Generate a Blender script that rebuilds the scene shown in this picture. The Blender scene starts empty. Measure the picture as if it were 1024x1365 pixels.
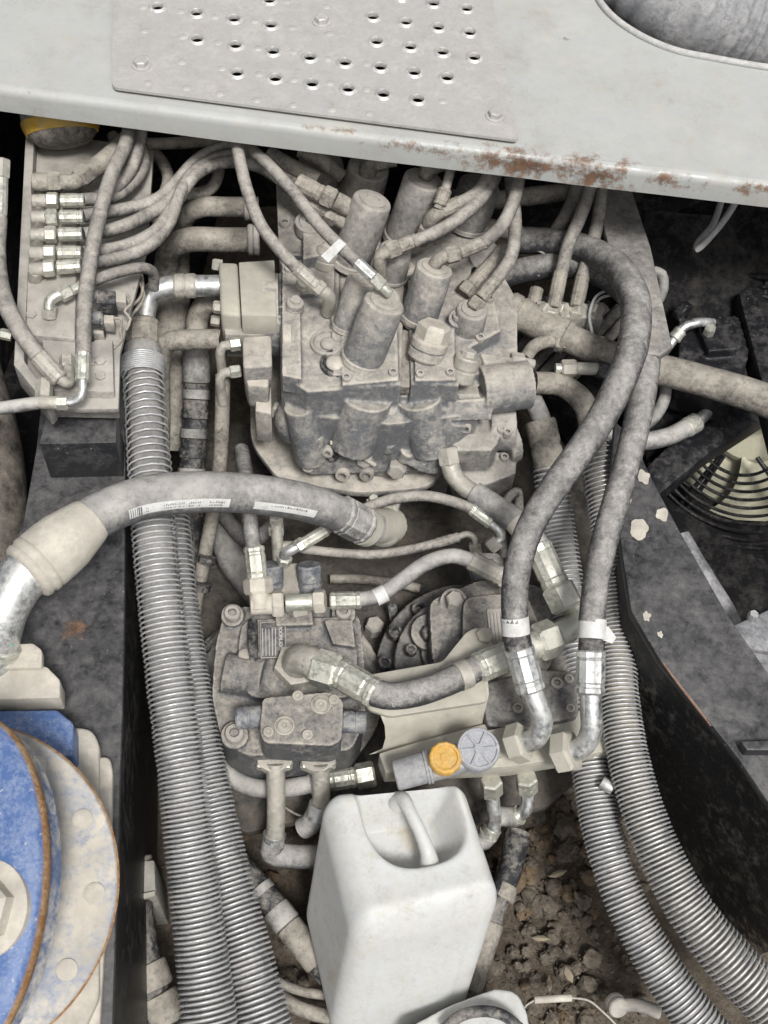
import bpy, bmesh, math, random
from mathutils import Vector, Matrix, noise as mnoise
random.seed(7)
SC = bpy.context.scene
COL = SC.collection
# ------------------------------------------------------------------ camera
CH = 2.67                                  # camera height (m)
PITCH, ROLL, FPX = math.radians(57), math.radians(6.5), 1500.0
F_ = Vector((0, math.cos(PITCH), -math.sin(PITCH)))
R0 = Vector((1, 0, 0)); U0 = Vector((0, math.sin(PITCH), math.cos(PITCH)))
U_ = U0*math.cos(ROLL) - R0*math.sin(ROLL)
R_ = R0*math.cos(ROLL) + U0*math.sin(ROLL)
CAMP = Vector((0, 0, CH))
cam = bpy.data.cameras.new('camera'); camo = bpy.data.objects.new('camera', cam)
COL.objects.link(camo); SC.camera = camo
cam.sensor_fit = 'HORIZONTAL'; cam.sensor_width = 24.0; cam.lens = 24.0*FPX/1024
cam.clip_start = 0.05; cam.clip_end = 200
camo.matrix_world = Matrix(((R_.x, U_.x, -F_.x, CAMP.x), (R_.y, U_.y, -F_.y, CAMP.y), (R_.z, U_.z, -F_.z, CAMP.z), (0, 0, 0, 1)))
cam.dof.use_dof = True; cam.dof.focus_distance = 2.25; cam.dof.aperture_fstop = 8
# ------------------------------------------------------------------ light
SUN_EL, SUN_AZ = math.radians(60), math.radians(158)   # azimuth clockwise from +Y
w = bpy.data.worlds.new('World'); SC.world = w; w.use_nodes = True
nt = w.node_tree; bg = nt.nodes['Background']
sky = nt.nodes.new('ShaderNodeTexSky'); sky.sky_type = 'NISHITA'; sky.sun_disc = False
sky.sun_elevation = SUN_EL; sky.sun_rotation = SUN_AZ; sky.dust_density = 4.0; sky.ozone_density = 1.0
hs = nt.nodes.new('ShaderNodeHueSaturation'); hs.inputs['Saturation'].default_value = 0.26
nt.links.new(sky.outputs[0], hs.inputs['Color']); nt.links.new(hs.outputs[0], bg.inputs['Color'])
bg.inputs['Strength'].default_value = 0.064
sun = bpy.data.lights.new('sun', 'SUN'); suno = bpy.data.objects.new('sun', sun); COL.objects.link(suno)
sun.energy = 1.9; sun.angle = math.radians(12); sun.color = (1, .985, .96)
sd = Vector((math.sin(SUN_AZ)*math.cos(SUN_EL), math.cos(SUN_AZ)*math.cos(SUN_EL), math.sin(SUN_EL)))
suno.rotation_euler = sd.to_track_quat('Z', 'Y').to_euler(); suno.location = (0, -2, 5)
SC.view_settings.view_transform = 'Standard'; SC.view_settings.look = 'None'
SC.view_settings.gamma = 1; SC.view_settings.exposure = 0.76; SC.view_settings.use_curve_mapping = False
# ------------------------------------------------------------------ pixel -> place
def V(p):                                   # photo pixel + height above ground datum -> world point
    if isinstance(p, Vector): return p
    px, py, z = p
    d = F_ + R_*((px-512)/FPX) - U_*((py-682.5)/FPX)
    return CAMP + d*((CH-z)/(-d.z))
def mpp(p):                                 # metres per photo pixel at a point
    return (V(p)-CAMP).dot(F_)/FPX
# ------------------------------------------------------------------ materials
MATS = {}
DUST = (.40, .38, .345)
def mat(name, base, rough=.5, metal=0.0, dust=DUST, amt=.5, up=.3, scale=9., contrast=3., spots=0., var=.25, bump=.25, fine=260., sss=0, rust=None, rustcol=None, edge=0, spec=.5):
    m = bpy.data.materials.new(name); m.use_nodes = True; n = m.node_tree.nodes; L = m.node_tree.links
    b = n['Principled BSDF']; b.inputs['Specular IOR Level'].default_value = spec
    def N(t, **k):
        x = n.new(t)
        for a, v in k.items():
            if a in x.inputs: x.inputs[a].default_value = v
            else: setattr(x, a, v)
        return x
    def M(op, a, c=None, clamp=False):
        x = n.new('ShaderNodeMath'); x.operation = op; x.use_clamp = clamp
        for i, q in enumerate((a, c)):
            if q is None: continue
            if isinstance(q, (int, float)): x.inputs[i].default_value = q
            else: L.new(q, x.inputs[i])
        return x.outputs[0]
    geo = n.new('ShaderNodeNewGeometry'); pos = geo.outputs['Position']
    def noise(s, det=6, r=.6, dist=0.):
        x = n.new('ShaderNodeTexNoise'); x.inputs['Scale'].default_value = s; x.inputs['Detail'].default_value = det
        x.inputs['Roughness'].default_value = r; x.inputs['Distortion'].default_value = dist
        L.new(pos, x.inputs['Vector']); return x.outputs['Fac']
    def mix(f, a, c):
        x = n.new('ShaderNodeMix'); x.data_type = 'RGBA'
        if isinstance(f, (int, float)): x.inputs[0].default_value = f
        else: L.new(f, x.inputs[0])
        for i, q in ((6, a), (7, c)):
            if isinstance(q, tuple): x.inputs[i].default_value = (*q[:3], 1)
            else: L.new(q, x.inputs[i])
        return x.outputs[2]
    sep = n.new('ShaderNodeSeparateXYZ'); L.new(geo.outputs['Normal'], sep.inputs[0])
    nz = sep.outputs[2]
    n1 = noise(scale*1.3, 12, .76); n2 = noise(scale*7, 8, .74, .2); n3 = noise(fine, 3, .6)
    n4 = noise(scale*19, 4, .65, .2)
    f = M('MULTIPLY', M('SUBTRACT', n1, .5), contrast*.95)
    f = M('ADD', f, M('MULTIPLY', M('SUBTRACT', n2, .5), contrast*.9))
    f = M('ADD', f, M('MULTIPLY', M('SUBTRACT', n4, .5), contrast*.35))
    f = M('ADD', f, M('MULTIPLY', nz, up)); f = M('ADD', f, amt-.5*up)
    if edge: f = M('ADD', f, M('MULTIPLY', M('SUBTRACT', geo.outputs['Pointiness'], .5), edge))
    f = M('MULTIPLY', f, 1.0, True); f = M('MULTIPLY', f, .96)
    if spots:
        s = M('MULTIPLY', M('SUBTRACT', noise(120, 2, .5), .70-.06*spots), 20, True)
        s = M('MULTIPLY', s, .85); f = M('MAXIMUM', f, s)
    bc = mix(M('MULTIPLY', M('SUBTRACT', n2, .3), 2.2, True), tuple(c*(1-var) for c in base), tuple(min(1, c*(1+var)) for c in base))
    dc = mix(M('MULTIPLY', M('SUBTRACT', noise(scale*2.3, 4), .32), 2.8, True), tuple(c*.72 for c in dust), tuple(min(1, c*1.2) for c in dust))
    col = mix(f, bc, dc)
    if rust:                                # list of (centre, radius, stretch) rust patches with ragged edges
        tot = None
        for c, r, st in rust:
            vm = n.new('ShaderNodeVectorMath'); vm.operation = 'SUBTRACT'; L.new(pos, vm.inputs[0]); vm.inputs[1].default_value = c
            v2 = n.new('ShaderNodeVectorMath'); v2.operation = 'MULTIPLY'; L.new(vm.outputs[0], v2.inputs[0]); v2.inputs[1].default_value = st
            v3 = n.new('ShaderNodeVectorMath'); v3.operation = 'LENGTH'; L.new(v2.outputs[0], v3.inputs[0])
            k = M('SUBTRACT', 1.0, M('DIVIDE', v3.outputs['Value'], r))
            k = M('ADD', k, M('MULTIPLY', M('SUBTRACT', noise(30, 10, .78), .5), 4.2))
            k = M('MULTIPLY', M('SUBTRACT', k, .40), 1.7, True)
            tot = k if tot is None else M('MAXIMUM', tot, k)
        rc = mix(M('MULTIPLY', M('SUBTRACT', noise(60, 6), .35), 3, True), *(rustcol or ((.075, .048, .032), (.23, .135, .085))))
        col = mix(tot, col, rc)
    L.new(col, b.inputs['Base Color'])
    rr = M('ADD', M('MULTIPLY', f, .92-rough), rough); rr = M('ADD', rr, M('MULTIPLY', M('SUBTRACT', n3, .5), .25), True)
    L.new(rr, b.inputs['Roughness'])
    if metal: L.new(M('MULTIPLY', M('SUBTRACT', 1.0, f), metal), b.inputs['Metallic'])
    bp = n.new('ShaderNodeBump'); bp.inputs['Strength'].default_value = bump; bp.inputs['Distance'].default_value = .004
    h = M('ADD', M('MULTIPLY', n3, .35), M('MULTIPLY', f, .5)); h = M('ADD', h, M('MULTIPLY', n2, .6)); L.new(h, bp.inputs['Height']); L.new(bp.outputs[0], b.inputs['Normal'])
    if sss:
        b.inputs['Subsurface Weight'].default_value = sss; b.inputs['Subsurface Radius'].default_value = (.03, .027, .022); b.inputs['Subsurface Scale'].default_value = 1.0
    MATS[name] = m; return m
TAN = (.40, .37, .325)
mat('cast_paint', (.15, .155, .163), .42, dust=(.47, .43, .37), amt=.36, up=.68, spots=.15, scale=9, contrast=2.2, edge=8, bump=.45)
mat('cast_motor', (.085, .088, .094), .4, dust=(.40, .365, .315), amt=.24, up=.55, spots=.2, scale=10, contrast=2.3, edge=9, bump=.45)
mat('cast_dark', (.06, .062, .068), .4, dust=(.33, .305, .275), amt=.16, up=.45, spots=.2, scale=8, contrast=2.0, edge=5, bump=.35)
mat('cast_dusty', (.15, .145, .14), .6, dust=(.40, .375, .335), amt=.60, up=.7, scale=9, contrast=2.2, edge=5, bump=.4)
mat('cast_blue', (.12, .133, .155), .45, amt=.25, up=.3)
mat('zinc', (.66, .66, .58), .32, .75, dust=(.46, .43, .365), amt=.16, up=.25, contrast=2.4, scale=16, bump=.15)
mat('zinc_dusty', (.48, .465, .41), .4, .55, dust=(.42, .385, .33), amt=.46, up=.25, scale=14)
mat('bright_steel', (.66, .67, .66), .30, .9, dust=(.5, .47, .42), amt=.16, up=.25, scale=14, contrast=1.6, bump=.03)
mat('spring_steel', (.66, .67, .68), .36, .65, dust=(.36, .345, .32), amt=.30, up=.1, scale=6, contrast=2.6, bump=.05)
mat('hose_dusty', (.06, .058, .056), .75, dust=(.40, .37, .33), amt=.56, up=.6, scale=10, contrast=2.0)
mat('hose_tan', (.09, .082, .073), .75, dust=(.36, .33, .28), amt=.66, up=.5, scale=11, contrast=2.6)
mat('hose_black', (.045, .045, .048), .55, dust=(.40, .38, .355), amt=.28, up=.85, scale=12, contrast=1.9, spots=.5)
mat('hose_grey', (.11, .11, .112), .6, dust=(.43, .41, .38), amt=.50, up=.85, scale=7, contrast=2.0, spots=.2)
mat('hose_core', (.14, .14, .142), .7, dust=(.36, .34, .32), amt=.5, up=.2, scale=9, contrast=1.8)
mat('rubber', (.028, .029, .033), .55, dust=(.36, .33, .29), amt=.14, up=.3, scale=9)
mat('black_paint', (.012, .0125, .015), .42, dust=(.16, .15, .14), amt=.03, up=.1, scale=6, contrast=1.8, spots=.1, spec=.3)
mat('frame_paint', (.024, .025, .028), .38, dust=(.23, .218, .21), amt=.12, up=.3, scale=5, contrast=1.3, spots=.12,
    rust=[(V((100, 835, .85)), .035, (1, 1, 1)), (V((110, 598, .85)), .05, (.7, 1.6, 1))])
E1_, E2_ = V((983, 1012, .777)), V((1118, 1210, .777))
def on_web(px, py):
    nrm = (E2_-E1_).cross(Vector((0, 0, 1))); d = V((px, py, 0))-CAMP; return CAMP+d*((E1_-CAMP).dot(nrm)/d.dot(nrm))
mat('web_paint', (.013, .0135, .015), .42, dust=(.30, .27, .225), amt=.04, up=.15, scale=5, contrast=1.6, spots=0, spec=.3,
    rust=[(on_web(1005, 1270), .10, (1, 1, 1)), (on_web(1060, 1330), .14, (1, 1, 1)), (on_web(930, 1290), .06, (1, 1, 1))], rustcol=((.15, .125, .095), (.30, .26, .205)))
mat('dark_bay', (.009, .009, .010), .75, dust=(.06, .055, .05), amt=.1, up=.05, scale=4, spec=.1)  # near-black, dust and gloss cut so bay surfaces read as deep shade
mat('brown_bay', (.05, .045, .04), .7, dust=(.22, .19, .16), amt=.5, up=.3, scale=4)
mat('deck_dirty_shade', (.045, .042, .04), .7, dust=(.14, .12, .098), amt=.42, up=.2, scale=6, spots=.3)  # dirty plate colour, lowered further in place of missing occlusion
mat('deck_paint', (.44, .45, .435), .38, dust=(.40, .38, .335), amt=.20, up=.12, scale=4, contrast=2.8, var=.09, bump=.08, spots=.25,
    rust=[(V((690, 218, 1.25)), .07, (.34, 1.9, 1.3)), (V((795, 232, 1.245)), .075, (.5, 1.6, 1.1)), (V((560, 198, 1.262)), .04, (.25, 2.6, 2)), (V((900, 246, 1.25)), .04, (.3, 2, 1.4)),
          (V((1010, 250, 1.26)), .03, (.35, 2, 1)), (V((18, 124, 1.272)), .035, (.6, 1.4, 1.4)), (V((755, 52, 1.27)), .011, (.5, 1, 1)), (V((445, 172, 1.27)), .025, (.35, 2, 2))])
mat('galvanised', (.52, .508, .49), .40, .3, dust=(.37, .345, .315), amt=.30, up=.05, scale=12, contrast=2.6, var=.10, bump=.18, spots=.3)
mat('rim_steel', (.60, .59, .57), .36, .45, dust=(.5, .47, .43), amt=.2, up=.1, scale=20, bump=.08)
mat('scrape', (.26, .10, .06), .6, dust=(.3, .25, .2), amt=.35, scale=30)
mat('cream_paint', (.42, .405, .345), .42, dust=(.42, .39, .325), amt=.4, up=.2, scale=10, var=.12, bump=.12)
mat('cream_dust', (.46, .43, .37), .6, dust=(.52, .48, .41), amt=.6, up=.2, scale=12, var=.12, bump=.2)
mat('blue_paint', (.075, .14, .32), .40, dust=(.38, .41, .46), amt=.08, up=.12, scale=16, contrast=1.8, spots=.4, var=.15)
mat('blue_worn', (.12, .17, .30), .5, dust=(.55, .51, .44), amt=.46, up=.3, scale=7, contrast=4)
mat('flange_paint', (.27, .30, .37), .5, dust=(.48, .44, .37), amt=.68, up=.1, scale=5, contrast=4)
mat('rust_edge', (.26, .125, .045), .8, dust=(.45, .33, .2), amt=.35, up=.1, scale=20)
mat('plastic_white', (.56, .568, .56), .46, dust=(.45, .42, .35), amt=.20, up=.04, scale=11, contrast=2.0, var=.05, bump=.05, sss=.55,
    rust=[(V((503, 1258, .56)), .03, (1, 1, 1)), (V((495, 1140, .64)), .025, (1.6, .6, .8)), (V((640, 1205, .6)), .022, (1, 1, 1)), (V((560, 1052, .66)), .04, (1, 2, 1)), (V((540, 1110, .58)), .05, (1, 1, 1)), (V((530, 1345, .45)), .02, (1, 1, 1)), (V((440, 1300, .42)), .03, (1, 1, .5))], rustcol=((.42, .37, .29), (.50, .46, .38)))
mat('clear_cap', (.36, .37, .40), .18, dust=(.40, .39, .38), amt=.25, up=.1, scale=30, bump=.05)
mat('yellow_cap', (.60, .33, .05), .38, dust=(.50, .38, .2), amt=.22, up=.1, scale=20, bump=.04, sss=.1)
mat('yellow_paint', (.60, .36, .03), .4, dust=(.42, .33, .2), amt=.3, up=.1, scale=9)
mat('white_label', (.66, .66, .64), .5, dust=(.42, .39, .36), amt=.25, up=.1, scale=25, bump=.05)
mat('print_dark', (.05, .05, .055), .6, dust=(.3, .3, .3), amt=.2)
mat('print_light', (.7, .69, .66), .6, dust=(.6, .58, .55), amt=.1)
mat('plate_metal', (.07, .07, .075), .5, dust=(.3, .28, .26), amt=.25, up=.1)
mat('paint_pink', (.62, .12, .18), .5, amt=.15); mat('paint_green', (.10, .42, .30), .5, amt=.15)
mat('soil', (.085, .066, .048), .9, dust=(.17, .138, .104), amt=.4, up=.1, scale=9, contrast=3.2, bump=1.0, fine=90)
mat('stone', (.10, .083, .064), .9, dust=(.20, .168, .13), amt=.42, bump=.8, up=.3, scale=14, var=.4)
mat('stone_rust', (.16, .10, .05), .9, dust=(.2, .165, .12), amt=.35, bump=.8, up=.3, scale=14, var=.4)
mat('leaf_dry', (.30, .25, .17), .8, dust=(.25, .21, .16), amt=.3)
mat('fan_cream', (.62, .60, .45), .5, dust=(.5, .46, .33), amt=.3, up=.1, scale=6, var=.1)
mat('duct', (.24, .245, .255), .5, dust=(.42, .41, .40), amt=.48, up=.3, scale=8)
mat('rope', (.45, .45, .45), .6, dust=(.5, .48, .45), amt=.5, scale=30)
mat('blue_grey_sheet', (.16, .165, .175), .45, dust=(.35, .34, .34), amt=.3, up=.2)
mat('wire', (.16, .14, .12), .6, dust=(.42, .38, .32), amt=.6, scale=20)
# ------------------------------------------------------------------ object helpers
def rootloc(o):
    l = Vector((0, 0, 0))
    while o is not None: l += o.location; o = o.parent
    return l
def props(o, label, cat, group=None, kind=None):
    if label: o['label'] = label
    if cat: o['category'] = cat
    if group: o['group'] = group
    if kind: o['kind'] = kind
    return o
def thing(name, label, cat, base, group=None):
    o = bpy.data.objects.new(name, None); COL.objects.link(o); o.location = V(base); o.empty_display_size = .02
    return props(o, label, cat, group)
def link_mesh(name, me, m, parent=None):
    o = bpy.data.objects.new(name, me); COL.objects.link(o); o.data.materials.append(MATS[m] if isinstance(m, str) else m)
    if parent is None:
        xs = [v.co for v in me.vertices]
        l = Vector((sum(c.x for c in xs)/len(xs), sum(c.y for c in xs)/len(xs), min(c.z for c in xs)))
        o.location = l
    else:
        o.parent = parent; l = rootloc(parent)
    me.transform(Matrix.Translation(-l))
    return o
def add(name, shape, m, parent=None, ang=35, bevel=0, seg=2, flat=False):
    vs, fs = shape
    me = bpy.data.meshes.new(name)
    me.from_pydata([tuple(v) for v in vs], [], fs)
    bm = bmesh.new(); bm.from_mesh(me)
    bmesh.ops.recalc_face_normals(bm, faces=bm.faces)
    if bevel:
        es = [e for e in bm.edges if len(e.link_faces) == 2 and e.calc_face_angle(0) > .5]
        bmesh.ops.bevel(bm, geom=es, offset=bevel, segments=seg, affect='EDGES', profile=.5, clamp_overlap=True)
    bm.to_mesh(me); bm.free()
    if not flat:
        me.shade_smooth(); me.set_sharp_from_angle(angle=math.radians(ang))
    return link_mesh(name, me, m, parent)
def join(shapes):
    vs, fs = [], []
    for v, f in shapes:
        k = len(vs); vs += list(v); fs += [tuple(i+k for i in q) for q in f]
    return vs, fs
def cast(name, shapes, m, parent, voxel=.004, smooth=3, ang=60):
    vs, fs = join(shapes)
    me = bpy.data.meshes.new(name); me.from_pydata([tuple(v) for v in vs], [], fs)
    bm = bmesh.new(); bm.from_mesh(me); bmesh.ops.recalc_face_normals(bm, faces=bm.faces); bm.to_mesh(me); bm.free()
    o = bpy.data.objects.new('tmp', me); COL.objects.link(o)
    r = o.modifiers.new('r', 'REMESH'); r.mode = 'VOXEL'; r.voxel_size = voxel
    s = o.modifiers.new('s', 'SMOOTH'); s.iterations = smooth; s.factor = .5
    dg = bpy.context.evaluated_depsgraph_get(); me2 = bpy.data.meshes.new_from_object(o.evaluated_get(dg))
    bpy.data.objects.remove(o); bpy.data.meshes.remove(me); me2.name = name
    me2.materials.clear(); me2.shade_smooth()
    return link_mesh(name, me2, m, parent)
def basis(ax):
    ax = ax.normalized(); t = Vector((0, 0, 1)) if abs(ax.z) < .9 else Vector((0, 1, 0))
    a = ax.cross(t).normalized(); return a, ax.cross(a).normalized(), ax
def lathe(p0, ax, prof, seg=20, flute=0, rot=0):
    a, b, ax = basis(ax); vs, fs = [], []; p0 = V(p0)
    for t, r in prof:
        for i in range(seg):
            th = rot + 2*math.pi*i/seg; rr = r*(1-flute*(i % 2)) if flute else r
            vs.append(p0+ax*t+(a*math.cos(th)+b*math.sin(th))*rr)
    n = len(prof)
    for k in range(n-1):
        for i in range(seg):
            j = (i+1) % seg; fs.append((k*seg+i, k*seg+j, (k+1)*seg+j, (k+1)*seg+i))
    fs.append(tuple(reversed(range(seg)))); fs.append(tuple((n-1)*seg+i for i in range(seg)))
    return vs, fs
def catmull(pts, step):
    P = [pts[0]*2-pts[1]]+list(pts)+[pts[-1]*2-pts[-2]]; out = []
    for k in range(1, len(P)-2):
        p0, p1, p2, p3 = P[k-1:k+3]; n = max(2, int((p2-p1).length/step)+1)
        t0 = 0; t1 = t0+max(1e-5, (p1-p0).length)**.5; t2 = t1+max(1e-5, (p2-p1).length)**.5; t3 = t2+max(1e-5, (p3-p2).length)**.5
        for i in range(n):
            t = t1+(t2-t1)*i/n
            A1 = p0*((t1-t)/(t1-t0))+p1*((t-t0)/(t1-t0)); A2 = p1*((t2-t)/(t2-t1))+p2*((t-t1)/(t2-t1)); A3 = p2*((t3-t)/(t3-t2))+p3*((t-t2)/(t3-t2))
            B1 = A1*((t2-t)/(t2-t0))+A2*((t-t0)/(t2-t0)); B2 = A2*((t3-t)/(t3-t1))+A3*((t-t1)/(t3-t1))
            out.append((B1*((t2-t)/(t2-t1))+B2*((t-t1)/(t2-t1)), k-1+i/n))
    out.append((pts[-1], len(pts)-1.0)); return out
def frames(samp):
    ps = [s[0] for s in samp]; T = []
    for i in range(len(ps)):
        T.append((ps[min(i+1, len(ps)-1)]-ps[max(i-1, 0)]).normalized())
    a = basis(T[0])[0]; A = []
    for t in T:
        a = (a-t*a.dot(t)).normalized(); A.append((a, t.cross(a), t))
    return ps, A
def tube(pts, w, seg=14, step=.012, ridges=None, wob=0):
    pts = [V(p) for p in pts]; samp = catmull(pts, step); ps, A = frames(samp); vs, fs = [], []
    ws = list(w) if isinstance(w, (list, tuple)) else [w]*len(pts)
    mid = pts[len(pts)//2]; rad = [ws[i]*.5*mpp(pts[i] if isinstance(w, (list, tuple)) else mid) for i in range(len(pts))]
    s = 0
    for k, (p, (a, b, t)) in enumerate(zip(ps, A)):
        if k: s += (p-ps[k-1]).length
        q = samp[k][1]; i = min(int(q), len(pts)-2); r = rad[i]+(rad[i+1]-rad[i])*(q-i)
        if ridges: r *= 1+ridges[1]*math.cos(2*math.pi*s/ridges[0])
        if wob: r *= 1+wob*mnoise.noise(p*25)
        for j in range(seg):
            th = 2*math.pi*j/seg; vs.append(p+(a*math.cos(th)+b*math.sin(th))*r)
    n = len(ps)
    for k in range(n-1):
        for j in range(seg):
            i = (j+1) % seg; fs.append((k*seg+j, k*seg+i, (k+1)*seg+i, (k+1)*seg+j))
    fs.append(tuple(reversed(range(seg)))); fs.append(tuple((n-1)*seg+i for i in range(seg)))
    return vs, fs
def coil(pts, w, pitch_px, wire_px, spt=18, cs=5):
    pts = [V(p) for p in pts]; samp = catmull(pts, .003); ps, A = frames(samp); mid = pts[len(pts)//2]; k = mpp(mid)
    wl = list(w) if isinstance(w, (list, tuple)) else [w]*len(pts)
    pl = list(pitch_px) if isinstance(pitch_px, (list, tuple)) else [pitch_px]*len(pts)
    rs = [wl[i]*.5*mpp(pts[i]) for i in range(len(pts))]; wr = wire_px*.5*k
    line, ang = [], 0.; acc = 0.; lim = 2*math.pi/spt; last = -1
    for i in range(len(ps)-1):
        L = (ps[i+1]-ps[i]).length; q = samp[i][1]; ki = min(int(q), len(pts)-2); fr = q-ki
        pitch = (pl[ki]+(pl[ki+1]-pl[ki])*fr)*mpp(ps[i])*(1+.13*mnoise.noise(ps[i]*9)); R = (rs[ki]+(rs[ki+1]-rs[ki])*fr)*(1+.025*mnoise.noise(ps[i]*30))
        m = max(1, int(L/pitch*spt)+1)
        for j in range(m):
            f = j/m; a = ang+2*math.pi*L*f/pitch
            if a-last < lim*.9: continue
            last = a; p = ps[i].lerp(ps[i+1], f); u = A[i][0].lerp(A[i+1][0], f).normalized(); v = A[i][1].lerp(A[i+1][1], f).normalized()
            line.append((p+(u*math.cos(a)+v*math.sin(a))*R, (u*math.cos(a)+v*math.sin(a)), A[i][2]))
        ang += 2*math.pi*L/pitch
    vs, fs = [], []
    for p, rd, t in line:
        for j in range(cs):
            th = 2*math.pi*j/cs; vs.append(p+(rd*math.cos(th)+t*math.sin(th))*wr)
    for i in range(len(line)-1):
        for j in range(cs):
            q = (j+1) % cs; fs.append((i*cs+j, i*cs+q, (i+1)*cs+q, (i+1)*cs+j))
    return vs, fs
def seg_shape(kind, p0, p1, w):
    a, b = V(p0), V(p1); ax = b-a; L = ax.length; r = w*.5*mpp((a+b)/2); c = min(L*.12, r*.15)
    if kind == 'ferrule':
        return lathe(a, ax, [(0, r*.86), (c, r), (L*.16, r), (L*.2, r*.95), (L*.24, r), (L*.72, r), (L*.76, r*.94), (L*.82, r*.94), (L*.86, r), (L-c, r), (L, r*.88)], 24, .05)
    if kind == 'nut':
        return lathe(a, ax, [(0, r*.92), (c*1.2, r*1.08), (L-c*1.2, r*1.08), (L, r*.92)], 6, 0, random.uniform(0, 1))
    if kind == 'collar':
        return lathe(a, ax, [(0, r*.9), (c, r), (L*.45, r), (L*.48, r*.94), (L*.54, r*.94), (L*.57, r), (L-c, r), (L, r*.9)], 22)
    if kind == 'band':
        return lathe(a, ax, [(0, r), (L, r)], 20)
    return lathe(a, ax, [(0, r-c), (c*.3, r-c*.3), (c, r), (L-c, r), (L-c*.3, r-c*.3), (L, r-c)], 22)
def ear(name, kind, p0, p1, w, m, parent): return add(name, seg_shape(kind, p0, p1, w), m, parent, 32 if kind != 'ferrule' else 20)
def assembly(name, label, cat, segs, group=None, base=None):
    fp = segs[0][1]; b = V(fp[0] if isinstance(fp, list) else fp)
    t = thing(name, label, cat, b, group)
    parts(t, segs); return t
NAMES = dict(hose='hose', pipe='pipe', ferrule='ferrule', nut='hex_nut', collar='collar', band='label_band', plain='sleeve')
def parts(t, segs):
    for s in segs:
        k = s[0]
        if k in ('hose', 'pipe'): add(NAMES[k], tube(s[1], s[2], 16, .008 if k == 'pipe' else .011, wob=.03 if k == 'hose' else 0), s[3], t, 60)
        else: ear(s[5] if len(s) > 5 else NAMES[k], k, s[1], s[2], s[3], s[4], t)
def S_prism(outline, z, thick, shrink=1.0):
    top = [V((x, y, z)) for x, y in outline]; c = sum(top, Vector())/len(top)
    bot = [Vector((c.x+(p.x-c.x)*shrink, c.y+(p.y-c.y)*shrink, z-thick)) for p in top]; n = len(top)
    fs = [tuple(range(n)), tuple(reversed(range(n, 2*n)))]+[(i, n+i, n+(i+1) % n, (i+1) % n) for i in range(n)]
    return top+bot, fs
def S_quad(pts, thick):                     # four or more world corners (px,py,z) + thickness along the normal
    P = [V(p) for p in pts]; nrm = (P[1]-P[0]).cross(P[2]-P[0]).normalized()
    if nrm.dot(CAMP-P[0]) < 0: nrm = -nrm
    n = len(P); bot = [p-nrm*thick for p in P]
    fs = [tuple(range(n)), tuple(reversed(range(n, 2*n)))]+[(i, n+i, n+(i+1) % n, (i+1) % n) for i in range(n)]
    return P+bot, fs
def S_cyl(p0, p1, w, seg=28, w1=None):
    a, b = V(p0), V(p1); r = w*.5*mpp(a); r1 = r if w1 is None else w1*.5*mpp(b)
    return lathe(a, b-a, [(0, r), ((b-a).length, r1)], seg)
def S_dome(p0, p1, w, seg=24):              # cylinder with a rounded top end at p1
    a, b = V(p0), V(p1); r = w*.5*mpp(a); L = (b-a).length; q = r*.14
    return lathe(a, b-a, [(0, r*1.06), (L*.08, r*1.06), (L*.10, r), (L*.5, r), (L-q, r*.98), (L-q*.4, r*.94), (L, r*.86)], seg)
def S_ball(p, w, sx=1, sy=1, sz=1):
    c = V(p); r = w*.5*mpp(c); vs, fs = [], []; n, m_ = 10, 16
    for i in range(1, n):
        for j in range(m_):
            th = math.pi*i/n; ph = 2*math.pi*j/m_; vs.append(c+Vector((r*sx*math.sin(th)*math.cos(ph), r*sy*math.sin(th)*math.sin(ph), r*sz*math.cos(th))))
    for i in range(n-2):
        for j in range(m_):
            q = (j+1) % m_; fs.append((i*m_+j, i*m_+q, (i+1)*m_+q, (i+1)*m_+j))
    fs.append(tuple(range(m_))); fs.append(tuple(reversed(range((n-2)*m_, (n-1)*m_)))); return vs, fs
UP = Vector((0, 0, 1))
def bolt(p, w, m, parent, ax=UP, kind='socket', h=.6, name='bolt'):
    c = V(p); r = w*.5*mpp(c); H = r*2*h; ax = Vector(ax).normalized()
    if kind == 'socket':
        o = add(name, lathe(c-ax*H*.3, ax, [(0, r*.95), (H*1.1, r), (H*1.3, r*.9), (H*1.3, r*.52), (H*.7, r*.5), (H*.7, r*.05)], 18, 0), m, parent)
    else:
        if kind == 'washer':
            w_ = lathe(c-ax*H*.1, ax, [(0, r*1.35), (H*.25, r*1.35), (H*.27, r*1.3)], 22)
            hx = lathe(c+ax*H*.1, ax, [(0, r), (H*.85, r), (H, r*.8)], 6, 0, random.uniform(0, 1))
            o = add(name, join([w_, hx]), m, parent, 25)
        else:
            o = add(name, lathe(c-ax*H*.3, ax, [(0, r), (H*1.05, r), (H*1.3, r*.82)], 6, 0, random.uniform(0, 1)), m, parent, 25)
    return o
def structure(name, shape, m, parent=None, **k):
    o = add(name, shape, m, parent, **k)
    if parent is None: o['kind'] = 'structure'
    return o
def text_mesh(name, s, size, m, parent, origin, xdir, ydir, depth=.0006):
    cu = bpy.data.curves.new(name, 'FONT'); cu.body = s; cu.size = size; cu.extrude = depth; cu.align_x = 'CENTER'; cu.align_y = 'CENTER'
    o = bpy.data.objects.new('tmp', cu); COL.objects.link(o); dg = bpy.context.evaluated_depsgraph_get()
    me = bpy.data.meshes.new_from_object(o.evaluated_get(dg)); bpy.data.objects.remove(o); me.name = name; me.materials.clear()
    x = xdir.normalized(); z = x.cross(ydir).normalized(); y = z.cross(x); c = V(origin)
    me.transform(Matrix(((x.x, y.x, z.x, c.x), (x.y, y.y, z.y, c.y), (x.z, y.z, z.z, c.z), (0, 0, 0, 1))))
    return link_mesh(name, me, m, parent)
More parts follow.
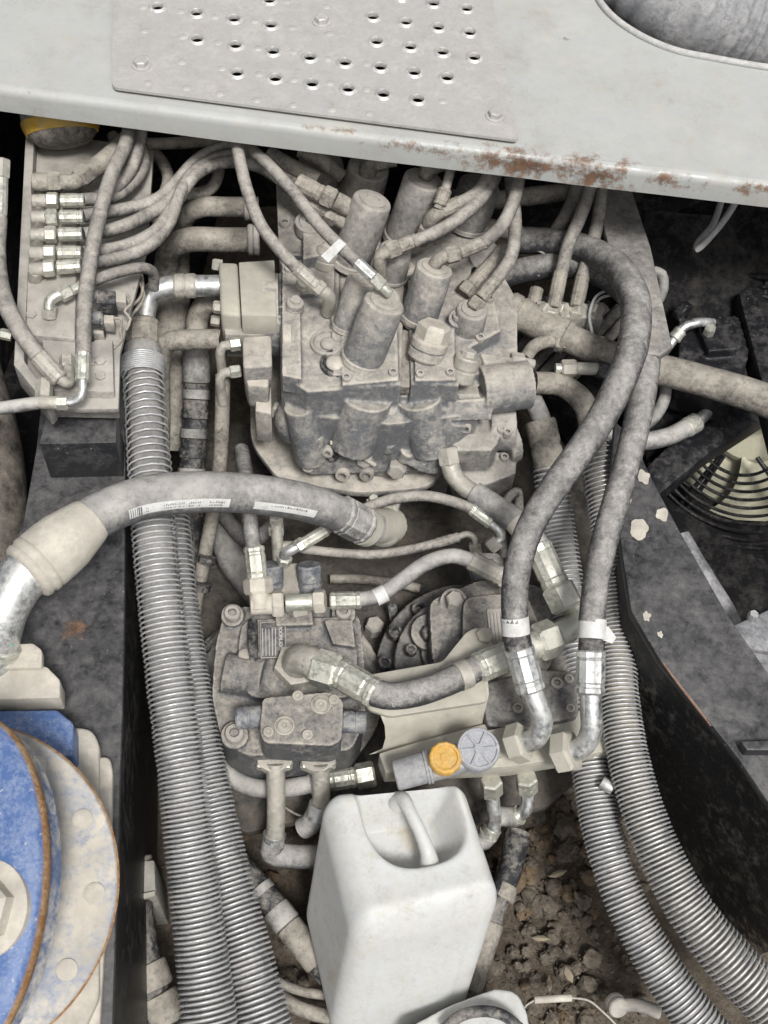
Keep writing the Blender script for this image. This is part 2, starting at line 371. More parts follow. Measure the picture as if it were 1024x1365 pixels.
# ================================================================== SETTING
GZ = .18
def ground():
    n = 130; x0, x1, y0, y1 = -1.7, 1.75, -.4, 2.78; vs, fs = [], []
    for j in range(n+1):
        for i in range(n+1):
            x = x0+(x1-x0)*i/n; y = y0+(y1-y0)*j/n; p = Vector((x*5, y*5, 0))
            vs.append(Vector((x, y, GZ-.02+.025*mnoise.fractal(p, 1, 2, 5)+.012*mnoise.noise(p*5))))
    for j in range(n):
        for i in range(n): a = j*(n+1)+i; fs.append((a, a+1, a+n+2, a+n+1))
    g = structure('ground', (vs, fs), 'soil', ang=80)
    protos = []
    for k in range(9):
        bm = bmesh.new(); bmesh.ops.create_icosphere(bm, subdivisions=3, radius=1); s = Vector((random.uniform(.8, 1.3), random.uniform(.7, 1.1), random.uniform(.45, .8)))
        for v in bm.verts:
            d = 1+.35*mnoise.noise(v.co*1.3+Vector((k*9, 0, 0)))+.12*mnoise.noise(v.co*3.5+Vector((0, k*7, 0))); v.co = Vector((v.co.x*s.x, v.co.y*s.y, v.co.z*s.z))*(d+.16*mnoise.noise(v.co*2.4+Vector((k*3, k, 5))))
        me = bpy.data.meshes.new('stone'); bm.to_mesh(me); bm.free(); me.shade_smooth(); me.set_sharp_from_angle(angle=math.radians(28))
        me.materials.append(MATS['stone_rust' if k in (3, 7) else 'stone']); protos.append(me)
    def drop(px, py, s, par):
        c = V((px, py, GZ)); o = bpy.data.objects.new('stone', random.choice(protos)); COL.objects.link(o); o.parent = par
        k = s*.5*mpp(c); o.scale = (k, k, k); o.rotation_euler = (random.uniform(-.5, .5), random.uniform(-.5, .5), random.uniform(0, 6))
        o.location = c+Vector((0, 0, random.uniform(-.018, .004)))-rootloc(par)
    for k in range(150):
        px = random.uniform(655, 800); py = random.uniform(1040, 1375); drop(px, py, random.choice((12, 14, 16, 18, 22, 26, 32)), g)
    for k in range(70): drop(random.uniform(150, 430), random.uniform(1085, 1375), random.choice((10, 12, 14, 16, 20)), g)
    for k in range(25): drop(random.uniform(800, 860), random.uniform(1150, 1365), random.choice((10, 14, 18)), g)
    for k in range(5):                      # pale dry leaf scraps
        c = V((random.uniform(680, 790), random.uniform(1120, 1340), GZ+.014)); a = random.uniform(0, 6); e = Vector((math.cos(a), math.sin(a), random.uniform(-.2, .3))); f = Vector((-e.y, e.x, random.uniform(-.3, .3))); L = random.uniform(.012, .026); w_ = L*random.uniform(.3, .5)
        pts = [c-e*L, c-e*L*.4+f*w_*.8, c+e*L*.3+f*w_, c+e*L, c+e*L*.4-f*w_*.9, c-e*L*.4-f*w_]
        add('leaf', (pts+[p-Vector((0, 0, .0012)) for p in pts]+[c+Vector((0, 0, .004))], [(0, 1, 12), (1, 2, 12), (2, 3, 12), (3, 4, 12), (4, 5, 12), (5, 0, 12), (11, 10, 9, 8, 7, 6)]+[(i, i+6, (i+1) % 6+6, (i+1) % 6) for i in range(6)]), 'leaf_dry', g)
    # loose grit
    vs, fs = [], []
    for k in range(2600):
        q = random.random(); px, py = (random.uniform(640, 860), random.uniform(1030, 1380)) if q < .7 else (random.uniform(150, 440), random.uniform(1080, 1380))
        c = V((px, py, GZ+random.uniform(-.02, .008))); r = random.uniform(.002, .006); b = len(vs); a = [Vector((random.gauss(0, 1), random.gauss(0, 1), random.gauss(0, 1))).normalized()*r*random.uniform(.7, 1.2) for _ in range(4)]
        vs += [c+q_ for q_ in a]; fs += [(b, b+1, b+2), (b, b+2, b+3), (b, b+3, b+1), (b+1, b+3, b+2)]
    o = add('grit', (vs, fs), 'stone', None, flat=True); o['kind'] = 'stuff'; o['label'] = 'loose brown grit and small crumbs of soil on the pit floor'; o['category'] = 'grit'
ground()
def wbox(x0, x1, y0, y1, z0, z1):
    vs = [Vector((x, y, z)) for z in (z0, z1) for x, y in ((x0, y0), (x1, y0), (x1, y1), (x0, y1))]
    return vs, [(3, 2, 1, 0), (4, 5, 6, 7), (0, 1, 5, 4), (1, 2, 6, 5), (2, 3, 7, 6), (3, 0, 4, 7)]
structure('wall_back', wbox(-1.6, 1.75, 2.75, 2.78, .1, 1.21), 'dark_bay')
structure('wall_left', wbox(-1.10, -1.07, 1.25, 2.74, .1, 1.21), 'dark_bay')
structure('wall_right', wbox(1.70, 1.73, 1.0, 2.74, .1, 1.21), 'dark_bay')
structure('added_dark_floor', wbox(.62, 1.69, 1.1, 2.74, .2, .26), 'dark_bay')  # added dark plate so the ground beyond the right rail reads shaded
structure('added_dark_floor_left', wbox(-1.06, -.62, 1.1, 2.74, .2, .26), 'dark_bay')  # added likewise on the left, dark colour standing in for shade
# centre deck plate that the motors stand on
structure('frame_floor', S_prism([(235, 560), (800, 585), (790, 1020), (730, 1075), (640, 1095), (440, 1085), (330, 1110), (262, 1090)], .36, .03), 'deck_dirty_shade', bevel=.004)
# left chassis rail: top flange + web
rail = thing('chassis_rail', 'wide black painted steel rail top under the thick grey hose, dusty and scratched', 'frame rail', (100, 900, .6))
add('top_flange', S_prism([(62, 470), (165, 470), (167, 620), (166, 800), (163, 950), (158, 1100), (146, 1500), (-220, 1520), (-160, 900), (-20, 800), (30, 700), (48, 600)], .85, .02), 'frame_paint', rail, bevel=.003)
add('web', S_prism([(150, 470), (162, 470), (163, 620), (162, 800), (159, 950), (154, 1100), (142, 1500), (128, 1500), (140, 1100), (146, 950), (150, 620)], .829, .62), 'web_paint', rail)
add('rib', S_prism([(60, 560), (158, 560), (158, 572), (60, 574)], .93, .079), 'frame_paint', rail, bevel=.002)
add('weld_strip', S_prism([(66, 597), (150, 600), (148, 607), (64, 605)], .8535, .003), 'cream_dust', rail)
t = add('side_tank', tube([(-60, 470, .8), (-22, 640, .72), (-40, 900, .6)], 110, 28), 'brown_bay'); props(t, 'dim brown rounded tank side beyond the black rail', 'tank')
# right chassis rail
rr = thing('chassis_rail', 'slanting black steel rail with cream mud splashes beside the ribbed hoses', 'frame rail', (930, 900, .5))
add('top_flange', S_prism([(820, 560), (848, 590), (866, 632), (905, 705), (972, 822), (1030, 905), (1120, 1020), (1120, 1210), (1030, 1078), (985, 1012), (880, 880), (842, 815), (830, 740), (815, 620)], .80, .022), 'frame_paint', rr, bevel=.003)
add('web', S_prism([(828, 742), (840, 815), (878, 880), (983, 1012), (1028, 1078), (1118, 1210), (1128, 1206), (1040, 1075), (995, 1010), (890, 878), (852, 812), (842, 740)], .777, .58), 'web_paint', rr)
for p, w_ in (((852, 706, .80), 30), ((858, 636, .80), 20), ((883, 686, .80), 20), ((862, 822, .80), 13), ((880, 846, .80), 9), ((838, 668, .8), 9)):
    c = V(p); k = w_*.5*mpp(c); vs = []; nn = 40
    for i in range(nn):
        th = 2*math.pi*i/nn; r = k*(.9+.4*mnoise.noise(Vector((math.cos(th)*1.2+p[0], math.sin(th)*1.2, p[1])))+.06*mnoise.noise(Vector((math.cos(th)*3.0+p[0], math.sin(th)*4, p[1]*.7)))); vs.append(c+Vector((math.cos(th)*r*.9, math.sin(th)*r*1.2, .0012)))
    vs.append(c+Vector((0, 0, .0022))); add('mud_splash', (vs, [(i, (i+1) % nn, nn) for i in range(nn)]), 'cream_dust', rr)
for a, b, z in (((988, 988), (1040, 985), .825), ):
    add('stiffener', S_prism([a, (b[0]+60, b[1]), (b[0]+60, b[1]+16), (a[0]+8, a[1]+12)], z, .06), 'frame_paint', rr, bevel=.002)
add('edge_scrape', tube([(884, 884, .803), (905, 912, .803), (930, 944, .803), (948, 968, .803)], [2, 3.5, 4, 2], 6), 'scrape', rr)
# light grey support flange at the right edge
sf = thing('jack_bracket', 'pale grey steel support foot at the end of the black rail', 'bracket', (1010, 860, .6))
add('flange_plate', S_prism([(968, 838), (1040, 806), (1090, 830), (1090, 880), (985, 862)], .76, .015), 'blue_grey_sheet', sf, bevel=.003)
add('foot', S_prism([(985, 862), (1080, 850), (1090, 960), (1010, 900)], .745, .53), 'blue_grey_sheet', sf, bevel=.004)
bolt((1003, 822, .765), 14, 'bright_steel', sf, kind='hex')
sh = add('curved_panel', tube([(905, 715, .62), (930, 770, .6), (960, 815, .58), (985, 860, .5)], [30, 44, 40, 30], 18), 'blue_grey_sheet')
props(sh, 'blue-grey rounded panel edge tucked behind the slanting black rail', 'panel')
# ------------------------------------------------------------------ grey deck
DZ = 1.27
def rounded(pts, r_px, n=5):
    out = []; m = len(pts)
    for i in range(m):
        p = Vector((*pts[i], 0)); a = Vector((*pts[i-1], 0)); b = Vector((*pts[(i+1) % m], 0))
        va = (a-p); vb = (b-p); r = min(r_px, va.length*.45, vb.length*.45); q0 = p+va.normalized()*r; q1 = p+vb.normalized()*r
        for k in range(n+1):
            t_ = k/n; c = q0*(1-t_)**2+p*2*t_*(1-t_)+q1*t_*t_; out.append((c.x, c.y))
    return out
deck = thing('machine_deck', 'light grey painted steel deck spanning the bay with a rusty folded front edge', 'deck', (500, 150, 1.2))
cut = [(1300, 140), (1150, 112), (1060, 95), (1000, 86), (950, 77), (905, 68), (872, 56), (845, 42), (822, 26), (806, 10), (796, -6), (785, -40), (775, -100), (770, -220)]
def deck_mesh():
    front = [(-260, 78), (0, 118), (500, 184), (1024, 246), (1300, 277)]
    top = [V((x, y, DZ)) for x, y in front]; vs, fs = [], []
    # rounded fold profile sweeping down the front lip, then top sheet
    fd = Vector((-.12, -1, 0)).normalized(); prof = [(-.014, 0), (-.008, -.0012), (-.003, -.004), (0, -.009), (.0012, -.016), (.0014, -.052), (-.003, -.055), (-.008, -.055)]
    n = len(prof)
    dense = []
    for a, b in zip(top[:-1], top[1:]):
        for k in range(12): dense.append(a.lerp(b, k/12))
    dense.append(top[-1])
    for p in dense:
        dent = .0016*mnoise.noise(p*6)
        for x, z in prof: vs.append(p+fd*(x+dent)+Vector((0, 0, z)))
    for i in range(len(dense)-1):
        for j in range(n-1): fs.append((i*n+j, i*n+j+1, (i+1)*n+j+1, (i+1)*n+j))
    return vs, fs
add('front_lip', deck_mesh(), 'deck_paint', deck, 50)
def deck_top():
    bm = bmesh.new(); ed = []
    front = [V((x, y, DZ)) for x, y in [(-260, 78), (0, 118), (500, 184), (1024, 246), (1300, 277)]]; fd = Vector((-.12, -1, 0)).normalized()
    def loop(pts):
        vv = [bm.verts.new(p) for p in pts]; return [bm.edges.new((vv[i], vv[(i+1) % len(vv)])) for i in range(len(vv))]
    ed += loop([p-fd*.0138 for p in front]+[V((x, y, DZ)) for x, y in cut]+[V((-260, -220, DZ))])
    ed += loop([V((x, y, DZ)) for x, y in rounded([(178, -200), (176, 104), (668, 168), (610, -200)], 12)])
    bmesh.ops.triangle_fill(bm, use_beauty=True, use_dissolve=False, edges=ed)
    r = bmesh.ops.extrude_face_region(bm, geom=list(bm.faces)); bmesh.ops.translate(bm, vec=(0, 0, -.008), verts=[g for g in r['geom'] if isinstance(g, bmesh.types.BMVert)])
    bmesh.ops.recalc_face_normals(bm, faces=bm.faces); me = bpy.data.meshes.new('deck_sheet'); bm.to_mesh(me); bm.free(); link_mesh('deck_sheet', me, 'deck_paint', deck)
deck_top()
add('rear_sheet', wbox(-2.2, .85, V((300, -215, DZ)).y, 4.6, DZ-.02, DZ-.006), 'deck_paint', deck)
tr = [V((x, y, DZ+.004)) for x, y in cut]
add('edge_trim', tube(tr, 9, 10, .01), 'rope', deck, 60)
# ------------------------------------------------------------------ anti-slip plate
tp = thing('tread_plate', 'perforated grey steel anti-slip plate bolted on the light grey deck', 'tread plate', (420, 60, DZ))
holes = [(210, 10), (262, 18), (312, 26), (361, 34), (263, 53), (314, 61), (364, 69), (413, 77), (460, 84), (316, 98), (367, 105), (416, 112), (464, 119), (497, 23), (502, 56), (507, 90), (511, 126), (541, 30), (584, 37), (626, 44), (547, 63), (590, 70), (632, 77), (552, 97), (596, 104), (557, 133), (578, 5), (359, 1), (535, -3), (492, -9), (405, -28), (310, -8), (450, -22), (622, 12), (258, -14)]
TZ = DZ+.013
def plate():
    bm = bmesh.new()
    ol = rounded([(152, -120), (149, 116), (693, 187), (634, -120)], 9, 5); ed = []
    def loop(pts):
        vv = [bm.verts.new(p) for p in pts]
        return [bm.edges.new((vv[i], vv[(i+1) % len(vv)])) for i in range(len(vv))]
    ed += loop([V((x, y, TZ)) for x, y in ol]); R = .0122
    for h in holes:
        c = V((*h, TZ)); ed += loop([c+Vector((math.cos(a)*R, math.sin(a)*R, 0)) for a in [2*math.pi*i/18 for i in range(18)]])
    bmesh.ops.triangle_fill(bm, use_beauty=True, use_dissolve=False, edges=ed)
    r = bmesh.ops.extrude_face_region(bm, geom=list(bm.faces))
    bmesh.ops.translate(bm, vec=(0, 0, -.0055), verts=[g for g in r['geom'] if isinstance(g, bmesh.types.BMVert)])
    bmesh.ops.recalc_face_normals(bm, faces=bm.faces)
    me = bpy.data.meshes.new('plate'); bm.to_mesh(me); bm.free(); link_mesh('plate', me, 'galvanised', tp)
plate()
rim = None
for h in holes:
    c = V((*h, TZ))
    if rim is None:
        R = .0122; prof = [(-.006, R-.0002), (.0030, R-.0004), (.0042, R+.0006), (.0040, R+.0018), (.0022, R+.003), (.0002, R+.0065)]
        vs, fs = [], []
        for t_, r in prof:
            for i in range(20): vs.append(c+Vector((math.cos(2*math.pi*i/20)*r, math.sin(2*math.pi*i/20)*r, t_)))
        for k in range(len(prof)-1):
            for i in range(20): j = (i+1) % 20; fs.append((k*20+i, k*20+j, (k+1)*20+j, (k+1)*20+i))
        rim = add('hole_rim', (vs, fs), 'rim_steel', tp, 60); rc0 = c
    else:
        o = rim.copy(); COL.objects.link(o); o.location = rim.location+(c-rc0)
dm = None
for i in range(9):
    for j in range(5):
        px = 190+i*49+j*2+random.uniform(-3, 3); py = 2+i*7.2+j*34-28+random.uniform(-2, 2)
        if py > 105+px*.1 or px > 648 or py < 0 or min((px-a)**2+(py-b)**2 for a, b in holes) < 300: continue
        c = V((px, py, TZ))
        if dm is None:
            dm = add('dimple', lathe(c-UP*.001, UP, [(0, .0105), (.0016, .008), (.0026, .005), (.003, .001)], 14), 'galvanised', tp, 80); dc0 = c
        else: o = dm.copy(); COL.objects.link(o); o.location = dm.location+(c-dc0)
for p in ((188, 87), (429, 29), (660, 155)): bolt((*p, TZ+.001), 19, 'galvanised', tp, kind='washer', h=.42)
# ------------------------------------------------------------------ flexible duct in the deck opening
du = thing('air_duct', 'large grey ribbed flexible air duct beside the light grey deck', 'duct', (950, 20, 1.0))
add('duct_hose', tube([(780, -190, 1.35), (900, -20, 1.28), (985, 12, 1.24), (1060, 25, 1.20), (1200, 40, 1.14)], 175, 48, .0035, ridges=(.026, .022)), 'duct', du, 80)
# ================================================================== MAIN CONTROL VALVE
cv = thing('control_valve', 'large dusty grey cast hydraulic control valve block under the deck edge', 'control valve', (490, 560, .66))
ZT = .95
add('mounting_plate', S_prism(rounded([(332, 440), (334, 590), (372, 640), (480, 657), (570, 650), (625, 600), (680, 440)], 18), .665, .02), 'cast_paint', cv, bevel=.004)
for q in ((380, 560), (600, 560), (600, 470), (400, 470)): add('mount_leg', S_prism([(q[0]-12, q[1]-10), (q[0]+12, q[1]-10), (q[0]+12, q[1]+10), (q[0]-12, q[1]+10)], .648, .30), 'cast_dark', cv)
cast('valve_body', [
    S_prism([(374, 345), (374, 500), (410, 522), (535, 513), (540, 330), (500, 240), (372, 238)], ZT, .17),
    S_prism([(548, 512), (612, 514), (624, 400), (640, 260), (560, 240), (542, 330)], ZT, .2),
    S_prism([(535, 500), (550, 500), (556, 300), (535, 300)], ZT-.02, .2),
    S_prism([(610, 505), (662, 492), (690, 470), (690, 400), (650, 330), (620, 330)], ZT-.04, .17),
    S_prism([(392, 552), (520, 566), (640, 552), (660, 480), (650, 330), (380, 330)], .87, .2, .96),
    S_prism([(404, 300), (404, 250), (470, 240), (470, 330), (404, 345)], 1.0, .15),
    S_quad([(398, 530, .90), (640, 526, .90), (612, 626, .70), (412, 634, .70)], .12), S_cyl((488, 528, .90), (470, 596, .78), 70, 28, 60), S_cyl((400, 540, .88), (415, 612, .74), 44), S_ball((500, 548, .86), 60, 1.2, .7, .7), S_cyl((560, 530, .89), (575, 600, .77), 60, 28, 52),
    S_cyl((560, 600, .72), (600, 540, .84), 90, 28, 80),
    S_cyl((640, 520, .88), (705, 512, .88), 66), S_prism([(640, 470), (705, 478), (708, 500), (660, 520)], .92, .06),
    S_ball((395, 560, .80), 60, 1, 1, 1.3), S_cyl((372, 420, .9), (350, 420, .9), 110),
    S_prism([(376, 380), (400, 380), (402, 505), (376, 500)], ZT+.02, .05),
    S_quad([(448, 592, .79), (520, 570, .8), (524, 577, .79), (452, 600, .78)], .02),
    S_quad([(600, 535, .9), (660, 530, .9), (655, 560, .86), (592, 562, .86)], .05),
    S_prism([(376, 346), (446, 346), (446, 390), (376, 392)], ZT+.016, .05), S_prism([(456, 446), (530, 438), (532, 506), (456, 513)], ZT+.012, .05), S_prism([(553, 430), (606, 430), (608, 506), (553, 507)], ZT+.012, .05),
    S_prism([(600, 378), (655, 380), (668, 440), (614, 470)], ZT+.0, .07), S_cyl((610, 430, ZT), (611, 424, ZT+.03), 26), S_cyl((645, 350, ZT-.05), (647, 340, ZT+.02), 40), S_prism([(470, 345), (540, 345), (538, 372), (500, 380), (470, 376)], ZT+.012, .05),
    S_prism([(400, 250), (402, 340), (372, 340), (368, 245)], ZT+.02, .08), S_prism([(440, 362), (452, 362), (454, 500), (444, 500)], ZT+.008, .03),
    S_quad([(410, 548, .88), (440, 545, .885), (440, 551, .875), (412, 556, .868)], .03), S_quad([(535, 545, .885), (600, 545, .885), (600, 551, .875), (535, 552, .873)], .03), S_cyl((545, 600, .77), (540, 612, .74), 22), S_cyl((520, 590, .79), (518, 600, .765), 18), S_cyl((600, 590, .79), (602, 604, .76), 26)], 'cast_paint', cv, .003, 1)
add('section_gap', S_prism([(536, 440), (547, 440), (546, 516), (534, 516)], ZT-.012, .02), 'hose_tan', cv)
for p, w_ in (((386, 360, ZT+.016), 13), ((436, 358, ZT+.016), 13), ((462, 505, ZT+.012), 13), ((524, 498, ZT+.012), 13), ((560, 500, ZT+.012), 12), ((600, 498, ZT+.012), 12), ((560, 438, ZT+.012), 12), ((610, 424, ZT+.03), 14), ((652, 400, ZT+.0), 13), ((640, 452, ZT-.0), 13), ((380, 300, ZT+.02), 15), ((390, 262, ZT+.02), 15)): bolt(p, w_, 'cast_dusty', cv, h=.45)
# spool caps (each a dusty casting) : base, top, width, material
def cap(b, t_, w_, m, lug=None):
    o = add('spool_cap', S_dome(b, t_, w_, 36), m, cv, 28)
    a_, e_ = V(b), V(t_); ax = (e_-a_).normalized(); r_ = w_*.5*mpp(a_)
    add('cap_face', lathe(e_-ax*.003, ax, [(0, r_*.70), (.0055, r_*.70), (.0065, r_*.66), (.0065, r_*.34), (.0, r_*.30)], 30), m, o)
    for l in (lug or ()):
        q_ = add('lug', S_cyl((l[0], l[1], l[2]), (l[0]+1, l[1]-8, l[2]+.02), l[3]), m, o, bevel=.003); bolt((l[0]+1, l[1]-8, l[2]+.018), 13, 'zinc_dusty', o)
    return o
c1 = cap((466, 352, .96), (497, 266, 1.11), 52, 'cast_dusty', [(448, 352, .95, 30)])
cap((482, 482, .95), (513, 402, 1.085), 56, 'cast_paint', [(478, 480, .95, 34)])
cap((462, 440, .95), (482, 372, 1.05), 40, 'cast_paint', [(466, 425, .95, 28)])
cap((558, 425, .95), (580, 356, 1.07), 50, 'cast_paint', [(552, 428, .95, 34), (540, 365, .95, 26)])
cap((538, 320, .97), (566, 238, 1.12), 54, 'cast_dusty')
cap((478, 275, .97), (492, 222, 1.08), 56, 'cast_dusty')
cap((420, 255, .97), (430, 212, 1.05), 60, 'cast_dusty')
cap((622, 300, .95), (640, 245, 1.05), 56, 'cast_dusty')
cap((620, 455, .91), (630, 412, 1.0), 42, 'cast_dusty', [(620, 455, .92, 30)])
cap((520, 370, .95), (528, 330, 1.02), 44, 'cast_dusty')
# screwed plugs and relief valves
def plug(b, t_, w_, m, hexm, hw=None, nm='relief_valve'):
    o = ear(nm, 'collar', b, t_, w_, m, cv); a, e = V(b), V(t_); ax = (e-a).normalized(); r = (hw or w_*.9)*.5*mpp(e)
    add('hex_head', lathe(e-ax*.003, ax, [(0, r), (r*.8, r), (r, r*.82)], 6, 0, .4), hexm, o, 25); return o
plug((566, 478, .95), (575, 450, .99), 50, 'cast_paint', 'cream_dust', 46)
plug((615, 508, .93), (625, 474, .98), 34, 'zinc_dusty', 'cast_dusty', 20)
plug((432, 356, .96), (438, 332, 1.0), 32, 'zinc_dusty', 'cast_dusty', 20)
plug((404, 385, .96), (406, 374, .985), 20, 'zinc', 'zinc', 14)
plug((392, 415, .96), (394, 402, .985), 24, 'cast_dusty', 'cast_dusty', 16)
# figure-eight port pad
add('port_pad', lathe((437, 458, ZT+.001), UP, [(0, .036), (.006, .035), (.008, .030), (.001, .027)], 26), 'cast_dusty', cv)
add('port_pad', lathe((450, 486, ZT-.001), UP, [(0, .036), (.007, .035), (.009, .030), (.002, .026)], 26), 'rubber', cv)
add('port_plug', S_ball((447, 484, ZT+.006), 26, 1, 1, .5), 'cream_dust', cv)
add('port_plug', S_ball((438, 458, ZT+.006), 22, 1, 1, .5), 'cast_dusty', cv)
FR = Vector((-.08, -1, .25))
for p, w_, k, m in (((423, 585, .80), 19, 'socket', 'zinc'), ((438, 600, .775), 15, 'socket', 'cast_dusty'), ((412, 618, .735), 17, 'socket', 'cast_dusty'), ((445, 606, .755), 14, 'socket', 'rubber'),
                    ((458, 628, .70), 20, 'socket', 'cast_paint'), ((490, 628, .70), 20, 'socket', 'cast_dusty'), ((487, 608, .74), 24, 'hex', 'cast_dusty'), ((530, 622, .72), 26, 'hex', 'cast_dusty'),
                    ((520, 570, .80), 19, 'hex', 'cast_dusty'), ((506, 585, .79), 15, 'socket', 'cast_paint'), ((577, 577, .80), 22, 'hex', 'cast_paint'), ((555, 548, .85), 13, 'socket', 'cast_paint'), ((622, 568, .83), 14, 'socket', 'cast_paint'),
                    ((350, 530, .80), 14, 'hex', 'cast_paint'), ((370, 545, .8), 20, 'hex', 'cast_dusty')):
    bolt(p, w_, m, cv, FR, k, .55)
add('casting_rib', tube([(448, 592, .80), (480, 584, .81), (522, 566, .825)], 7, 8), 'cast_paint', cv)
add('casting_rib', tube([(440, 590, .8), (470, 594, .79), (478, 606, .77), (500, 620, .74)], 6, 8), 'cast_paint', cv)
# lower right port block with bolted flange
lp = cast('port_block', [S_prism([(600, 575), (622, 550), (660, 548), (672, 556), (664, 590), (655, 600), (605, 600)], .80, .09), S_cyl((650, 570, .77), (684, 570, .77), 62), S_cyl((682, 585, .73), (668, 590, .73), 66),
    S_prism([(600, 612), (648, 606), (690, 596), (688, 630), (650, 645), (615, 648)], .72, .08)], 'cast_dusty', cv, .0035, 3)
for p in ((648, 614, .72), (672, 612, .72), (676, 579, .80), (668, 575, .8)): bolt(p, 12, 'cast_dusty', lp)
# left flange block
fb = add('flange_block', S_prism([(318, 349), (366, 346), (369, 421), (322, 420)], .985, .10), 'cream_paint', cv, bevel=.003)
add('clamp_plate', S_prism([(291, 348), (317, 349), (321, 420), (294, 418)], .975, .085), 'cream_paint', fb, bevel=.008, seg=3)
for p in ((293, 354, .95), (294, 376, .95), (294, 410, .95)):
    bolt(p, 17, 'zinc_dusty', fb, Vector((-1, -.1, .15)), 'hex')
add('lower_block', S_prism([(296, 424), (360, 422), (362, 446), (300, 446)], .93, .07), 'cast_dusty', cv, bevel=.004)
for p in ((290, 428, .91), (290, 446, .89)): bolt(p, 15, 'zinc_dusty', cv, Vector((-1, -.1, .15)), 'hex')
so = add('solenoid', S_prism(rounded([(323, 448), (362, 446), (363, 488), (324, 490)], 5), .95, .06), 'cast_paint', cv, bevel=.005, seg=3)
add('solenoid_body', S_prism([(324, 492), (360, 490), (358, 516), (330, 514)], .91, .07), 'cast_paint', so, bevel=.006)
add('solenoid_foot', S_prism([(342, 516), (362, 514), (362, 552), (340, 548)], .86, .10), 'cast_paint', cv, bevel=.004)
add('tan_pad', S_prism([(376, 432), (388, 431), (389, 454), (377, 455)], ZT+.024, .03), 'cream_dust', cv, bevel=.003)
add('tan_pad', S_prism([(382, 402), (391, 402), (391, 410), (383, 410)], ZT+.03, .03), 'cream_dust', cv, bevel=.003)
add('port_boss', lathe((415, 297, 1.0), UP, [(-.02, .034), (.003, .034), (.003, .027), (.007, .024), (.007, .012), (.0, .01)], 26), 'cast_dusty', cv)
# ================================================================== TAN PIPES LEFT OF THE VALVE
G_ = 'tan bent pipes feeding the control valve'
assembly('steel_pipe', 'dusty tan pipe bent down beside the cream flange block, lower of two', 'pipe', [('pipe', [(345, 320, .93), (300, 320, .93), (252, 320, .93), (230, 330, .9), (222, 352, .84), (222, 420, .72), (222, 520, .60)], 33, 'hose_tan'), ('collar', (330, 320, .93), (346, 320, .93), 42, 'cast_dusty')], G_)
assembly('steel_pipe', 'dusty tan pipe running under the deck, upper of two beside the valve', 'pipe', [('pipe', [(345, 276, .96), (300, 276, .96), (270, 276, .96), (250, 285, .94), (242, 310, .88), (240, 400, .7)], 27, 'hose_tan'), ('collar', (325, 276, .96), (340, 276, .96), 36, 'cast_dusty')], G_)
assembly('steel_pipe', 'dusty tan pipe entering the lower block above the black solenoid', 'pipe', [('pipe', [(292, 452, .90), (250, 453, .90), (225, 456, .89), (215, 475, .85), (214, 560, .72), (212, 640, .62)], 27, 'hose_tan')], G_)
assembly('upright_duct', 'tall tan dusted channel standing behind the ribbed hose', 'channel', [('pipe', [(232, 380, .80), (228, 480, .70), (222, 600, .58)], 44, 'hose_tan')])
sg = assembly('hose_in_sleeve', 'black hose with segmented sleeve hanging below the tan pipe elbow', 'hose', [('pipe', [(296, 398, .86), (275, 405, .85), (264, 425, .82), (263, 450, .80)], 30, 'hose_tan'), ('plain', (263, 448, .79), (262, 510, .72), 38, 'hose_grey'), ('hose', [(262, 505, .72), (260, 560, .66), (255, 640, .58), (247, 740, .50), (240, 830, .44)], 34, 'rubber')])
for k in range(9):
    y = 520+k*26; ear('sleeve_band', 'band', (262-k*1.6, y, .712-k*.028), (261.5-k*1.6, y+12, .70-k*.028), 37, 'rubber' if k % 2 else 'hose_grey', sg)
assembly('thin_pipe', 'thin tan pipe clipped beside the black sleeved hose', 'pipe', [('pipe', [(297, 500, .86), (296, 560, .78), (291, 640, .66), (275, 730, .54), (262, 800, .47), (252, 870, .41)], 19, 'hose_tan'), ('band', (277, 742, .545), (275, 750, .535), 24, 'rubber', 'clip'), ('band', (270, 778, .51), (268, 786, .50), 24, 'rubber', 'clip')])
assembly('hose', 'short grey loop of hose behind the thin tan pipe', 'hose', [('hose', [(300, 700, .42), (306, 740, .42), (330, 775, .42), (350, 800, .42)], 40, 'hose_grey')])
G_ = 'small pilot elbows beside the black solenoid'
for y, z in ((460, .92), (496, .90)):
    assembly('pilot_elbow', 'tiny pale elbow fitting screwed into the side of the black solenoid', 'fitting', [('nut', (321, y-2, z), (306, y, z), 17, 'zinc'), ('pipe', [(308, y, z), (298, y+1, z), (294, y+8, z-.01), (295, y+26, z-.05), (297, y+42, z-.08)], 13, 'zinc_dusty')], G_)
# ================================================================== HEAD OF LEFT SPRING HOSES
sp = thing('spring_guarded_hose', 'steel coil guarded hose rising to the shiny elbow beside the cream flange block', 'hose', (230, 1100, .5), 'spring guarded hoses')
PL = [(190, 486, .885), (195, 560, .87), (202, 660, .84), (210, 760, .80), (223, 880, .75), (243, 1040, .69), (258, 1180, .63), (272, 1300, .58), (285, 1420, .54)]
add('hose', tube(PL, [44, 45, 47, 49, 50, 51, 54, 58, 64], 18), 'hose_core', sp, 60)
add('coil_guard', coil(PL, [54, 55, 58, 60, 61, 63, 66, 70, 76], [11, 11, 8.5, 7.5, 6.6, 6.2, 6.5, 7, 7.5], 3.4), 'spring_steel', sp, 80)
add('elbow', tube([(296, 381, .945), (260, 381, .945), (222, 382, .945), (202, 392, .94), (194, 412, .925), (192, 440, .905)], 29, 18), 'bright_steel', sp, 60)
ear('collar', 'collar', (262, 381, .945), (232, 381, .945), 33, 'zinc_dusty', sp)
ear('sleeve', 'ferrule', (191, 428, .912), (190, 470, .892), 46, 'hose_tan', sp)
